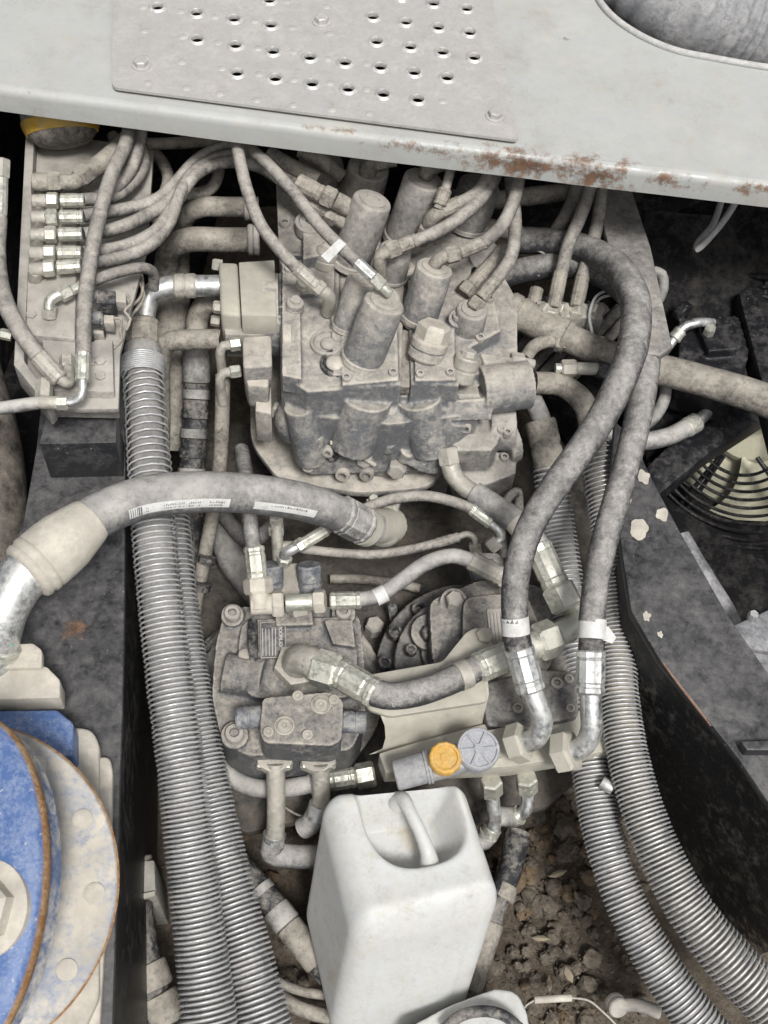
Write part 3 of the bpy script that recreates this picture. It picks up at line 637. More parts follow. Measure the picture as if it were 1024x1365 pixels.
ear('sleeve_cuff', 'plain', (190, 462, .894), (190, 486, .886), 50, 'hose_grey', sp)
add('coil_end', coil([(190, 478, .888), (190, 502, .88)], 56, 3.2, 3.2), 'spring_steel', sp, 80)
s2 = thing('spring_guarded_hose', 'second steel coil guarded hose tucked against the left one beside the left motor', 'hose', (330, 1200, .45), 'spring guarded hoses')
PL2 = [(222, 640, .66), (236, 780, .62), (252, 900, .585), (276, 1040, .54), (305, 1180, .50), (335, 1300, .47), (368, 1440, .43)]
add('hose', tube(PL2, [40, 40, 42, 46, 52, 58, 64], 18), 'hose_core', s2, 60)
add('coil_guard', coil(PL2, [50, 50, 52, 57, 64, 70, 78], [7, 6.4, 6, 6, 6.3, 6.8, 7.4], 3.2), 'spring_steel', s2, 80)
# right pair
s3 = thing('spring_guarded_hose', 'steel coil guarded hose passing below the hex unions of the cream manifold', 'hose', (800, 1150, .5), 'spring guarded hoses')
PR = [(705, 522, .80), (722, 560, .77), (733, 620, .72), (742, 700, .66), (760, 820, .60), (776, 920, .57), (788, 1020, .55), (806, 1120, .53), (842, 1220, .51), (893, 1310, .49), (960, 1400, .47)]
add('hose', tube(PR, [26, 26, 36, 42, 42, 42, 44, 46, 48, 52, 58], 18), 'hose_core', s3, 60)
add('coil_guard', coil(PR[2:], [44, 48, 50, 50, 52, 53, 55, 57, 62, 68], [6.4, 6, 6, 5.8, 5.8, 6, 6.2, 6.6, 7.2], 3.0), 'spring_steel', s3, 80)
ear('ferrule', 'collar', (720, 560, .775), (735, 628, .715), 42, 'hose_tan', s3)
s4 = thing('spring_guarded_hose', 'steel coil guarded hose lying against the slanting black rail', 'hose', (850, 1100, .5), 'spring guarded hoses')
PR2 = [(712, 510, .84), (750, 514, .83), (780, 540, .80), (792, 590, .755), (802, 640, .73), (814, 720, .70), (822, 830, .67), (826, 930, .65), (840, 1020, .63), (868, 1110, .61), (918, 1210, .59), (990, 1300, .57), (1080, 1390, .55)]
add('hose', tube(PR2, [30, 30, 32, 36, 40, 42, 42, 42, 44, 46, 52, 58, 62], 18), 'hose_tan', s4, 60)
add('coil_guard', coil(PR2[3:], [46, 48, 50, 50, 51, 54, 57, 62, 68, 74], [7, 6.4, 6, 5.6, 5.4, 5.6, 6, 6.4, 7, 7.4], 3.1), 'spring_steel', s4, 80)
# ================================================================== THE THICK GREY ARC HOSE
ah = thing('suction_hose', 'thick grey hose arching over the ribbed hose, with a white printed stripe', 'hose', (60, 860, .9))
PA = [(88, 716, 1.035), (130, 688, 1.03), (190, 664, 1.01), (260, 656, .985), (330, 658, .95), (400, 668, .90), (455, 686, .83), (498, 706, .76)]
add('hose', tube(PA, [64, 60, 58, 56, 54, 52, 48, 46], 28, .01, wob=.012), 'hose_grey', ah, 60)
add('elbow', tube([(-4, 900, .93), (0, 850, .98), (8, 810, 1.01), (28, 772, 1.025), (62, 738, 1.035)], [46, 54, 62, 68, 70], 26), 'bright_steel', ah, 60)
a_, b_ = V((34, 766, 1.028)), V((122, 692, 1.032)); L_ = (b_-a_).length; q_ = mpp(a_)
add('ferrule', lathe(a_, b_-a_, [(0, 36*q_), (.004, 41*q_), (.012, 43*q_), (.015, 41.5*q_), (.019, 41.5*q_), (.022, 44*q_), (.03, 44*q_), (.033, 42.5*q_), (.036, 44*q_), (L_*.45, 44*q_), (L_*.62, 42.5*q_), (L_*.8, 38*q_), (L_*.95, 34*q_), (L_, 32*q_)], 36), 'cream_dust', ah, 50)
ear('collar', 'collar', (1, 872, .96), (3, 860, .975), 52, 'zinc', ah)
def stripe(pts, wpx, ang0, ang1, s0, s1, name, m, par, off=1.012):
    P = [V(p) for p in pts]; samp = catmull(P, .0015); ps, A = frames(samp); vs, fs = [], []; n = 7; k0, k1 = int(len(ps)*s0), int(len(ps)*s1)
    rad = [wpx[i]*.5*mpp(P[i]) for i in range(len(P))]; cnt = 0
    for k in range(k0, k1+1):
        q = samp[k][1]; i = min(int(q), len(P)-2); r = (rad[i]+(rad[i+1]-rad[i])*(q-i))*off
        tc = A[k][2]; side = tc.cross(UP).normalized(); upv = side.cross(tc).normalized()
        if side.y > 0: side = -side
        for j in range(n):
            a = ang0+(ang1-ang0)*j/(n-1); vs.append(ps[k]+(side*math.cos(a)+upv*math.sin(a))*r)
        cnt += 1
    for k in range(cnt-1):
        for j in range(n-1): fs.append((k*n+j, k*n+j+1, (k+1)*n+j+1, (k+1)*n+j))
    return add(name, (vs, fs), m, par, 80)
WA = [64, 60, 58, 56, 54, 52, 48, 46]
st = stripe(PA, WA, .15, .62, .16, .46, 'printed_stripe', 'white_label', ah, 1.02)
stripe(PA, WA, .15, .58, .53, .72, 'printed_stripe', 'white_label', ah, 1.02)
x = .165
while x < .20: stripe(PA, WA, .17, .58, x, x+.0025, 'print_bar', 'print_dark', st, 1.026); x += .0065
x = .212
while x < .70:
    dw = random.choice((.0012, .002, .003))
    if .213 < x < .222 or .265 < x < .33 or .345 < x < .375 or .40 < x < .445 or .575 < x < .69:
        stripe(PA, WA, .40, .40+random.choice((.05, .08, .1)), x, x+dw, 'print_mark', 'print_dark', st, 1.026)
        if x < .5 and random.random() < .8: stripe(PA, WA, .24, .24+random.choice((.05, .08, .09)), x, x+dw, 'print_mark', 'print_dark', st, 1.026)
    x += dw+.0022
ef = cast('end_flange', [S_cyl((488, 702, .77), (524, 700, .70), 48), S_ball((512, 704, .71), 52), S_prism([(488, 664), (528, 660), (532, 690), (500, 695)], .74, .06)], 'cream_paint', ah, .003, 2)
bolt((526, 676, .73), 16, 'zinc', ef, kind='hex'); bolt((498, 668, .742), 14, 'zinc', ef, kind='hex')
ear('end_collar', 'ferrule', (452, 684, .835), (486, 702, .785), 54, 'hose_grey', ah); ear('end_ring', 'band', (484, 701, .788), (491, 704, .775), 52, 'cream_paint', ah)
for p0, p1, m in (((2, 884, .955), (4, 868, .97), 'paint_pink'), ((8, 862, .975), (10, 846, .985), 'paint_green')):
    a, b = V(p0), V(p1); add('paint_mark', tube([a+Vector((.012, -.004, .014)), b+Vector((.012, -.004, .014))], 6, 8), m, ah)
# ================================================================== LEFT SWING MOTOR
ml = thing('swing_motor', 'dusty grey swing motor with maker plate, between the ribbed hose and the cream bracket', 'hydraulic motor', (390, 930, .36))
cast('motor_base', [S_cyl((385, 930, .37), (385, 918, .43), 250, 48), S_prism([(255, 868), (300, 830), (330, 900), (300, 960), (262, 935)], .43, .05)], 'cast_motor', ml, .004, 3)
cast('motor_housing', [
    S_prism(rounded([(296, 822), (320, 808), (462, 808), (480, 822), (486, 880), (488, 955), (470, 1000), (330, 1008), (296, 990), (282, 930), (286, 870)], 14), .60, .17),
    S_prism(rounded([(322, 826), (470, 822), (478, 880), (470, 930), (330, 930), (316, 880)], 18), .622, .05),
    S_cyl((300, 898, .602), (350, 906, .602), 56), S_cyl((310, 823, .58), (310, 820, .62), 30), S_cyl((458, 821, .58), (458, 818, .62), 32), S_cyl((313, 984, .57), (313, 980, .615), 36),
    S_prism([(432, 826), (470, 826), (474, 862), (444, 858)], .637, .03), S_prism([(366, 808), (415, 806), (418, 832), (368, 834)], .635, .05)], 'cast_motor', ml, .003, 1)
for p, w_ in (((310, 820, .622), 22), ((458, 818, .622), 22), ((313, 980, .617), 26)): bolt(p, w_, 'cast_dusty', ml, h=.4)
bolt((272, 866, .43), 20, 'rubber', ml, h=.5)
add('handle_rib', tube([(337, 828, .632), (337, 850, .64), (338, 868, .645), (338, 884, .63)], [13, 15, 14, 9], 12), 'rubber', ml)
add('rib_stop', lathe((327, 876, .622), UP, [(0, .014), (.012, .013), (.014, .01)], 18), 'cast_motor', ml)
np_ = add('maker_plate', S_prism(rounded([(346, 829), (380, 827), (382, 877), (347, 878)], 2), .6275, .003), 'plate_metal', ml)
a, b = V((373, 836, .629)), V((374, 869, .629)); xd = b-a
text_mesh('maker_name', 'ZOOMLION', xd.length/5.5, 'print_light', np_, (374, 850, .6290), xd, UP.cross(xd))
for k in range(5):
    add('plate_line', tube([V((350+k*4.3, 838, .6282)), V((350.5+k*4.3, 874, .6282))], .9, 6), 'print_light', np_)
for a, b in (((347, 830), (380, 828)), ((380, 828), (381.5, 876)), ((381.5, 876), (348, 877)), ((348, 877), (347, 830))):
    add('plate_rim', tube([V((*a, .6285)), V((*b, .6285))], 1.6, 6), 'cast_dusty', np_)
bv = cast('brake_valve', [S_prism(rounded([(350, 930), (440, 922), (458, 934), (456, 986), (442, 994), (352, 990), (346, 975)], 7), .70, .09)], 'cast_motor', ml, .003, 2)
for p, w_ in (((397, 929, .70), 15), ((445, 934, .70), 14), ((358, 977, .70), 15), ((410, 981, .70), 15)): bolt(p, w_, 'zinc_dusty', bv, h=.35)
for p in ((428, 940, .70), (379, 968, .70)):
    add('plug', lathe(p, UP, [(-.006, .019), (.004, .019), (.005, .0165), (.001, .015), (.004, .0125), (.006, .011), (.006, .005), (.001, .004)], 22), 'zinc_dusty', bv)
ear('valve_end', 'collar', (350, 955, .665), (314, 958, .665), 30, 'cast_blue', bv); ear('valve_end', 'collar', (456, 962, .66), (488, 963, .66), 30, 'cast_blue', bv)
ear('port_nut', 'nut', (396, 892, .625), (398, 884, .65), 60, 'zinc_dusty', ml)
for x0 in (361, 412):
    ear('solenoid_coil', 'collar', (x0+2, 800, .60), (x0, 752, .66), 33, 'cast_blue', ml)
add('valve_bridge', S_prism([(370, 752), (398, 750), (400, 800), (372, 802)], .63, .05), 'cast_motor', ml, bevel=.003)
for x0, x1 in ((343, 390), (402, 448)):
    f = add('split_flange', S_prism(rounded([(x0, 1004), (x1, 1002), (x1, 1018), (x0+30, 1028), (x0+14, 1028), (x0, 1020)], 4), .575, .025), 'zinc_dusty', ml, bevel=.003)
    for q in (x0+5, x1-6): bolt((q, 1018, .565), 13, 'zinc', f, Vector((0, -1, .1)), 'hex')
# stub pipes below the left motor
assembly('drain_pipe', 'pale bent pipe dropping from the motor front, longer of two', 'pipe', [('pipe', [(367, 1016, .57), (368, 1060, .52), (368, 1095, .47), (366, 1115, .44), (362, 1132, .41)], 25, 'zinc_dusty'), ('band', (366, 1112, .442), (364, 1124, .425), 31, 'bright_steel', 'ring'), ('hose', [(365, 1122, .43), (362, 1136, .41), (390, 1141, .40), (440, 1142, .39)], 32, 'hose_grey')])
assembly('drain_pipe', 'pale bent pipe dropping from the motor front, shorter of two beside the white can', 'pipe', [('pipe', [(427, 1016, .57), (428, 1045, .53), (428, 1068, .50), (424, 1085, .48), (416, 1096, .46)], 24, 'zinc_dusty'), ('band', (427, 1072, .497), (421, 1090, .475), 30, 'bright_steel', 'ring'), ('hose', [(423, 1084, .48), (414, 1098, .455), (404, 1104, .44)], 30, 'hose_grey')])
assembly('hose', 'grey hose curling round the front of the left motor to the cream bracket', 'hose', [('pipe', [(262, 918, .50), (266, 940, .50), (270, 958, .49)], 22, 'zinc_dusty'), ('collar', (268, 950, .495), (276, 990, .485), 24, 'zinc_dusty'), ('hose', [(274, 985, .487), (292, 1022, .475), (325, 1046, .47), (370, 1052, .47), (415, 1045, .475)], 25, 'hose_grey'), ('band', (412, 1046, .475), (420, 1044, .476), 28, 'white_label'), ('ferrule', (438, 1042, .48), (474, 1036, .485), 28, 'zinc'), ('nut', (474, 1036, .485), (500, 1031, .49), 32, 'zinc')])
# ================================================================== RIGHT SWING MOTOR
mr = thing('swing_motor', 'dark grey swing motor partly hidden behind the cream bracket and black hoses', 'hydraulic motor', (630, 890, .36))
cast('motor_base', [S_cyl((622, 908, .37), (622, 892, .46), 236, 56), S_cyl((622, 894, .46), (622, 884, .52), 190, 48)], 'cast_dark', mr, .004, 3)
cast('motor_housing', [
    S_prism(rounded([(572, 800), (605, 788), (640, 772), (720, 780), (752, 830), (772, 900), (770, 960), (720, 985), (640, 975), (600, 930), (576, 880)], 14), .60, .2),
    S_prism(rounded([(618, 796), (700, 788), (740, 880), (700, 930), (632, 930), (616, 870)], 14), .622, .05), S_cyl((605, 806, .55), (605, 802, .61), 36),
    S_cyl((652, 740, .58), (650, 790, .55), 40), S_quad([(575, 830, .57), (585, 830, .57), (590, 880, .57), (580, 880, .57)], .03), S_cyl((572, 852, .50), (573, 842, .55), 50, 32), S_prism(rounded([(560, 868), (590, 830), (604, 880), (572, 900)], 8), .535, .08)], 'cast_motor', mr, .003, 1)
for p, w_, z in (((558, 815), 20, .475), ((527, 846), 20, .475), ((513, 886), 20, .475), ((571, 846), 22, .552), ((548, 868), 16, .532), ((506, 930), 20, .475)): bolt((*p, z), w_, 'rubber', mr, h=.45, kind='socket' if w_ != 22 else 'hex')
bolt((605, 803, .612), 24, 'cast_dusty', mr, kind='hex'); bolt((499, 838, .37), 26, 'cast_dusty', mr, kind='hex')
np2 = add('maker_plate', S_prism(rounded([(649, 812), (672, 811), (676, 866), (655, 868)], 2), .6265, .003), 'cast_dusty', mr)
for k in range(4): add('plate_line', tube([V((653+k*4.6, 816, .6272)), V((657.5+k*4.6, 862, .6272))], .9, 6), 'cast_dark', np2)
b2 = cast('brake_valve', [S_prism(rounded([(640, 912), (720, 892), (768, 895), (772, 955), (700, 970), (650, 968)], 7), .635, .09)], 'cast_dark', mr, .003, 2)
for p, w_ in (((742, 912, .635), 17), ((758, 906, .635), 13), ((690, 945, .635), 15), ((700, 930, .635), 12), ((760, 945, .635), 12)): bolt(p, w_, 'cast_dusty', b2, h=.35)
ear('valve_end', 'collar', (672, 922, .61), (636, 925, .61), 28, 'cast_blue', b2)
bolt((632, 946, .56), 18, 'cast_dusty', mr)
ear('solenoid_coil', 'collar', (650, 790, .55), (640, 748, .60), 36, 'cast_blue', mr)
assembly('steel_pin', 'short bright steel pin standing between the two motors', 'pin', [('plain', (526, 828, .40), (523, 808, .44), 12, 'bright_steel')])
# ================================================================== CREAM MANIFOLD BRACKET
mb = thing('manifold_bracket', 'cream painted steel bracket and port block bridging the two motors', 'bracket', (620, 1000, .55))
def sheet(rows, thick, nm, par, m):
    P = [[V(p) for p in r] for r in rows]; n = len(P[0]); vs = [p for r in P for p in r]; k = len(vs); vs += [p+Vector((0, .004, -thick)) for p in vs]; fs = []
    for i in range(len(P)-1):
        for j in range(n-1):
            a = i*n+j; fs += [(a, a+1, a+n+1, a+n), (k+a+n, k+a+n+1, k+a+1, k+a)]
    for i in range(len(P)-1): a = i*n; fs += [(a, a+n, k+a+n, k+a), (a+n-1, k+a+n-1, k+a+2*n-1, a+2*n-1)]
    for j in range(n-1): fs += [(j, k+j, k+j+1, j+1)]; q = (len(P)-1)*n; fs += [(q+j, q+j+1, k+q+j+1, k+q+j)]
    return add(nm, (vs, fs), m, par, 40)
add('gusset', S_prism(rounded([(476, 902), (590, 882), (622, 842), (636, 836), (652, 840), (658, 862), (645, 900), (650, 935), (520, 955), (490, 945)], 7), .675, .012), 'cream_paint', mb, bevel=.002)
sheet([[(496, 930, .668), (570, 915, .668), (650, 902, .668)], [(506, 950, .664), (575, 938, .664), (652, 925, .664)], [(513, 968, .645), (580, 955, .645), (648, 942, .645)], [(514, 984, .615), (582, 968, .615), (645, 957, .615)], [(510, 998, .59), (580, 982, .59), (642, 970, .59)], [(492, 1006, .585), (575, 990, .585), (640, 977, .585)]], .008, 'curved_sheet', mb, 'cream_paint')
add('port_block', S_prism(rounded([(505, 1004), (560, 988), (640, 966), (792, 944), (800, 956), (819, 1000), (680, 1022), (514, 1030)], 3), .615, .055), 'cream_paint', mb, bevel=.003)
add('port_block_step', S_prism([(640, 975), (725, 958), (732, 985), (660, 1010)], .632, .02), 'cream_paint', mb, bevel=.003)
bolt((646, 848, .675), 24, 'cream_paint', mb, kind='hex', h=.3); bolt((583, 889, .675), 9, 'cream_paint', mb, kind='socket', h=.2)
for p, z in (((655, 1050), .555), ((702, 1046), .555)):
    ear('hex_nut', 'nut', (p[0], p[1]-10, z+.01), (p[0]+1, p[1]+8, z-.03), 28, 'zinc', mb)
assembly('drain_pipe', 'bright bent pipe under the cream port block beside the white can', 'pipe', [('pipe', [(656, 1052, .54), (658, 1075, .51), (660, 1092, .48), (657, 1106, .46), (650, 1116, .44)], 19, 'bright_steel'), ('band', (657, 1104, .46), (651, 1115, .445), 25, 'zinc', 'ring'), ('hose', [(652, 1110, .45), (645, 1120, .435), (634, 1122, .43)], 27, 'hose_grey')])
assembly('drain_pipe', 'bright bent pipe under the cream port block, the one away from the white can', 'pipe', [('pipe', [(703, 1048, .54), (704, 1062, .52), (702, 1078, .50), (694, 1086, .48), (686, 1088, .47)], 18, 'bright_steel'), ('band', (693, 1086, .48), (684, 1089, .468), 27, 'zinc', 'ring'), ('hose', [(688, 1088, .475), (672, 1088, .465), (655, 1086, .455)], 27, 'hose_grey')])
# dipstick / level bottle with yellow and clear caps
ol = thing('oil_filler', 'grey oil filler tube with an orange-yellow cap and a clear ribbed cap', 'oil filler', (590, 1020, .63))
add('filler_tube', S_dome((640, 1003, .692), (526, 1034, .668), 42), 'duct', ol, 60)
ear('tube_ring', 'collar', (575, 1021, .678), (566, 1023, .676), 46, 'duct', ol)
ax_ = (CAMP-V((594, 1008, .715))).normalized(); ax_ = (ax_+Vector((.1, .25, .9))).normalized()
r = 22.5*mpp((593, 1008, .70))
add('yellow_cap', lathe(V((593, 1012, .715))-ax_*.012, ax_, [(0, r*.95), (.012, r), (.02, r), (.0235, r*.94), (.025, r*.86), (.0245, r*.74), (.0215, r*.70), (.0215, r*.30), (.0235, r*.26), (.0235, r*.02)], 24, .035), 'yellow_cap', ol, 30)
c = V((637, 1000, .715)); r = 29*mpp(c)
cc = add('clear_cap', lathe(c-ax_*.028, ax_, [(0, r*.92), (.03, r), (.036, r), (.04, r*.95), (.04, r*.86), (.036, r*.82), (.036, r*.25), (.041, r*.2), (.041, r*.02)], 30), 'clear_cap', ol, 30)
a_, b_, _ = basis(ax_)
for k in range(6):
    th = k*math.pi/3+.2; d = a_*math.cos(th)+b_*math.sin(th); add('cap_rib', tube([c+ax_*.010+d*r*.2, c+ax_*.010+d*r*.88], 4, 6), 'clear_cap', cc)
# ================================================================== HOSES TO THE MANIFOLD
hb = 'twin black hoses looping from the valve to the cream port block'
assembly('black_hose', 'thick black hose crossing over its twin, its elbow entering beside the clear cap', 'hose', [
    ('hose', [(692, 320, .90), (730, 322, .92), (780, 332, .96), (822, 356, 1.0), (846, 400, 1.03), (845, 455, 1.04), (822, 520, 1.04), (785, 585, 1.02), (742, 645, .99), (706, 705, .95), (688, 770, .905), (686, 830, .86)], [36, 37, 38, 40, 42, 42, 41, 40, 39, 38, 37, 36], 'hose_black'),
    ('band', (686, 822, .865), (688, 845, .845), 38, 'white_label'), ('plain', (688, 845, .846), (692, 865, .83), 37, 'rubber'),
    ('ferrule', (692, 862, .832), (708, 922, .785), 40, 'bright_steel'), ('pipe', [(707, 918, .788), (716, 940, .77), (723, 962, .745), (716, 982, .715), (700, 990, .69), (682, 994, .672)], 29, 'bright_steel'), ('nut', (702, 988, .69), (680, 994, .668), 50, 'cream_paint')], hb)
assembly('black_hose', 'thick black hose under its twin, its elbow into the end of the port block', 'hose', [
    ('hose', [(660, 372, .84), (700, 360, .88), (760, 354, .91), (815, 372, .94), (852, 412, .96), (862, 465, .97), (856, 530, .965), (838, 610, .945), (815, 690, .91), (797, 760, .875), (789, 830, .835)], [34, 34, 35, 36, 37, 37, 37, 37, 37, 36, 36], 'hose_black'),
    ('band', (790, 826, .836), (789, 852, .822), 38, 'white_label'), ('plain', (789, 852, .822), (788, 870, .812), 35, 'rubber'),
    ('ferrule', (788, 866, .814), (787, 926, .775), 40, 'bright_steel'), ('pipe', [(787, 922, .778), (788, 950, .755), (788, 975, .73), (778, 994, .70), (762, 1002, .68), (745, 1004, .665)], 29, 'bright_steel'), ('nut', (766, 1000, .684), (742, 1005, .66), 54, 'cream_paint')], hb)
torn = thing('torn_label', 'torn white paper label flapping on the lower black hose', 'label', (812, 846, .83)); add('paper', S_quad([(800, 832, .838), (812, 836, .84), (822, 850, .836), (816, 858, .833), (806, 854, .835), (800, 856, .832)], .0008), 'white_label', torn)
assembly('hose', 'black hose with pale ferrules crossing the cream bracket between the motors', 'hose', [
    ('hose', [(490, 920, .715), (520, 928, .72), (560, 922, .725), (600, 908, .725), (640, 888, .72)], 37, 'hose_black'),
    ('ferrule', (450, 896, .70), (502, 926, .717), 42, 'zinc'), ('nut', (418, 888, .69), (452, 898, .70), 48, 'zinc'), ('pipe', [(396, 886, .655), (400, 880, .675), (412, 882, .69), (428, 890, .695)], 42, 'zinc_dusty'),
    ('band', (610, 903, .725), (624, 897, .724), 40, 'zinc_dusty'), ('ferrule', (634, 892, .72), (678, 874, .715), 42, 'zinc'), ('pipe', [(676, 875, .715), (705, 863, .71), (735, 852, .705)], 38, 'zinc'), ('nut', (715, 858, .709), (742, 848, .705), 48, 'zinc'), ('pipe', [(735, 850, .706), (760, 838, .70), (772, 824, .70), (764, 808, .70)], 34, 'zinc')])
assembly('hose', 'dusty hose dropping from the valve corner nut to the union beside the black hoses', 'hose', [
    ('nut', (596, 596, .80), (600, 620, .775), 28, 'zinc_dusty'), ('pipe', [(599, 614, .78), (604, 632, .765), (618, 648, .755), (638, 662, .75)], 25, 'zinc_dusty'), ('hose', [(632, 658, .752), (660, 676, .755), (695, 700, .755), (722, 735, .745)], 34, 'hose_grey'),
    ('band', (690, 694, .756), (702, 708, .754), 38, 'cream_dust', 'sleeve_end'), ('ferrule', (716, 726, .748), (742, 782, .725), 38, 'zinc'), ('nut', (742, 780, .726), (758, 812, .708), 44, 'zinc')])
assembly('return_hose', 'dusty tan return hose running past the twin black hoses to the right', 'hose', [
    ('pipe', [(640, 398, .88), (668, 408, .875), (700, 422, .87)], 34, 'hose_tan'), ('collar', (676, 409, .875), (704, 424, .868), 46, 'hose_tan'), ('plain', (700, 422, .869), (752, 448, .862), 44, 'hose_tan'),
    ('hose', [(735, 440, .865), (800, 470, .855), (870, 490, .85), (940, 508, .86), (1000, 526, .87), (1090, 560, .88)], [40, 41, 42, 42, 44, 48], 'hose_tan'), ('band', (752, 449, .862), (758, 452, .861), 46, 'hose_tan', 'sleeve_end')])
# small lines above the motors
assembly('pilot_hose', 'thin grey pilot hose arching from the left motor to the right motor', 'hose', [
    ('pipe', [(380, 746, .67), (380, 738, .69), (388, 733, .70), (400, 727, .705)], 15, 'bright_steel'), ('nut', (378, 750, .66), (380, 742, .68), 20, 'zinc'), ('nut', (396, 730, .705), (406, 723, .71), 18, 'zinc'), ('ferrule', (404, 725, .71), (436, 706, .725), 17, 'zinc'), ('band', (446, 700, .73), (458, 694, .735), 16, 'white_label'),
    ('hose', [(434, 707, .725), (470, 686, .745), (520, 666, .76), (565, 661, .76), (605, 669, .755), (632, 680, .75)], 15, 'hose_dusty'), ('ferrule', (628, 678, .75), (655, 698, .74), 17, 'zinc'), ('pipe', [(653, 697, .742), (664, 706, .735), (668, 716, .72), (660, 724, .71)], 12, 'bright_steel'), ('nut', (664, 720, .715), (652, 730, .70), 20, 'zinc_dusty')])
assembly('pilot_hose', 'thin dusty pilot hose running level below the arching one', 'hose', [
    ('hose', [(404, 732, .66), (450, 737, .66), (500, 739, .66), (550, 732, .66), (590, 722, .665)], 13, 'hose_dusty'), ('ferrule', (582, 724, .664), (612, 716, .668), 14, 'hose_dusty'), ('pipe', [(610, 716, .668), (622, 712, .67), (632, 716, .665), (634, 730, .65)], 9, 'zinc_dusty'), ('nut', (633, 724, .655), (635, 738, .635), 17, 'zinc_dusty')])
assembly('hose', 'dusty grey hose with white band from the left motor tee towards the right motor', 'hose', [
    ('ferrule', (440, 801, .695), (482, 800, .70), 24, 'zinc'), ('hose', [(478, 800, .70), (505, 794, .705), (535, 774, .715), (570, 750, .725), (605, 741, .725), (630, 748, .72)], 21, 'hose_grey'), ('band', (500, 797, .704), (514, 790, .708), 24, 'white_label'), ('ferrule', (626, 746, .721), (668, 768, .70), 26, 'zinc_dusty'), ('nut', (668, 768, .70), (690, 782, .69), 28, 'zinc_dusty')])
assembly('tee_fitting', 'pale metal tee and elbow screwed together on top of the left motor', 'fitting', [
    ('nut', (434, 801, .695), (418, 802, .69), 30, 'cream_dust'), ('plain', (420, 802, .69), (380, 804, .69), 23, 'zinc'), ('nut', (378, 804, .69), (362, 805, .69), 34, 'cream_dust'), ('plain', (364, 805, .69), (334, 806, .69), 28, 'cream_dust'), ('plain', (347, 812, .69), (345, 786, .71), 27, 'cream_dust'), ('nut', (345, 792, .705), (343, 770, .72), 36, 'cream_dust'), ('nut', (400, 815, .65), (398, 802, .67), 34, 'zinc_dusty')])
assembly('hose', 'short dark hose end with pale ferrule standing on the left motor tee', 'hose', [('ferrule', (343, 772, .72), (338, 728, .755), 29, 'zinc'), ('hose', [(338, 732, .752), (334, 700, .77), (331, 672, .775), (328, 640, .76), (322, 600, .70)], 22, 'hose_black')])
assembly('tee_fitting', 'small dusty tee fitting beneath the thick grey arc hose', 'fitting', [('plain', (371, 745, .66), (368, 690, .74), 16, 'zinc_dusty'), ('nut', (369, 712, .70), (368, 700, .72), 21, 'zinc_dusty'), ('nut', (368, 696, .73), (368, 688, .745), 19, 'zinc_dusty'), ('plain', (371, 728, .68), (392, 728, .68), 14, 'zinc_dusty')])
assembly('hose', 'grey hose stub looping behind the small tee fitting', 'hose', [('hose', [(300, 690, .50), (330, 720, .55), (352, 712, .60), (366, 700, .62)], 22, 'hose_grey')])
assembly('hose', 'short dusty hose loop peeking between the union hose and the black hoses', 'hose', [('hose', [(672, 740, .60), (668, 700, .66), (675, 668, .68), (690, 656, .66), (692, 680, .62)], 13, 'hose_dusty')])
assembly('hose', 'pale hose lying on the dirty floor plate behind the motors', 'hose', [('hose', [(440, 772, .39), (480, 772, .39), (530, 778, .39), (560, 785, .39)], 13, 'hose_tan')])
# ================================================================== PILOT MANIFOLD ON THE LEFT
pm = thing('pilot_manifold', 'grey pilot manifold block on a tall bracket at the left under the deck', 'manifold', (90, 480, .95))
ZP = 1.08
add('bracket_plate', S_prism(rounded([(42, 176), (205, 196), (196, 330), (160, 470), (158, 545), (72, 545), (22, 482)], 3), ZP-.03, .012), 'cast_dusty', pm, bevel=.002)
add('bracket_lip', S_prism([(34, 176), (46, 178), (32, 480), (70, 532), (62, 540), (18, 486)], ZP, .06), 'cast_dusty', pm, bevel=.003)
add('manifold_block', S_prism([(40, 232), (104, 236), (100, 452), (34, 446)], ZP, .07), 'cast_dusty', pm, bevel=.004)
add('lower_block', S_prism([(56, 452), (150, 452), (152, 522), (60, 520)], ZP-.01, .08), 'cast_dusty', pm, bevel=.003)
add('foot', S_prism([(62, 548), (156, 548), (155, 590), (52, 592)], .96, .112), 'frame_paint', pm, bevel=.003)
for p in ((134, 482, ZP-.01), (134, 502, ZP-.01), (42, 420, ZP), (120, 484, ZP-.01)): bolt(p, 15, 'cast_dusty', pm, kind='hex', h=.3)
bolt((12, 447, ZP-.05), 15, 'zinc', pm, Vector((-1, 0, .2)), 'hex', .8)
G_ = 'pilot hoses in a row on the left manifold'
rows = [(268, 1, [(112, 266), (150, 262), (180, 240), (192, 215), (185, 188)], 'bending back up under the deck, top of the row'), (290, 2, [(112, 288), (160, 280), (205, 268), (230, 248), (262, 214), (300, 196), (335, 200)], 'second in the row below the large elbow'), (313, 3, [(112, 312), (150, 306), (200, 285), (232, 262), (262, 226), (300, 208), (345, 214), (400, 244)], 'third in the row below the large elbow'),
        (338, 4, [(112, 337), (160, 330), (205, 310), (236, 268), (262, 232), (300, 216), (345, 222), (385, 248), (412, 268)], 'fourth in the row below the large elbow'), (360, 5, [(110, 352), (150, 346), (195, 330), (224, 300), (238, 262), (252, 235)], 'lowest of the row on the block')]
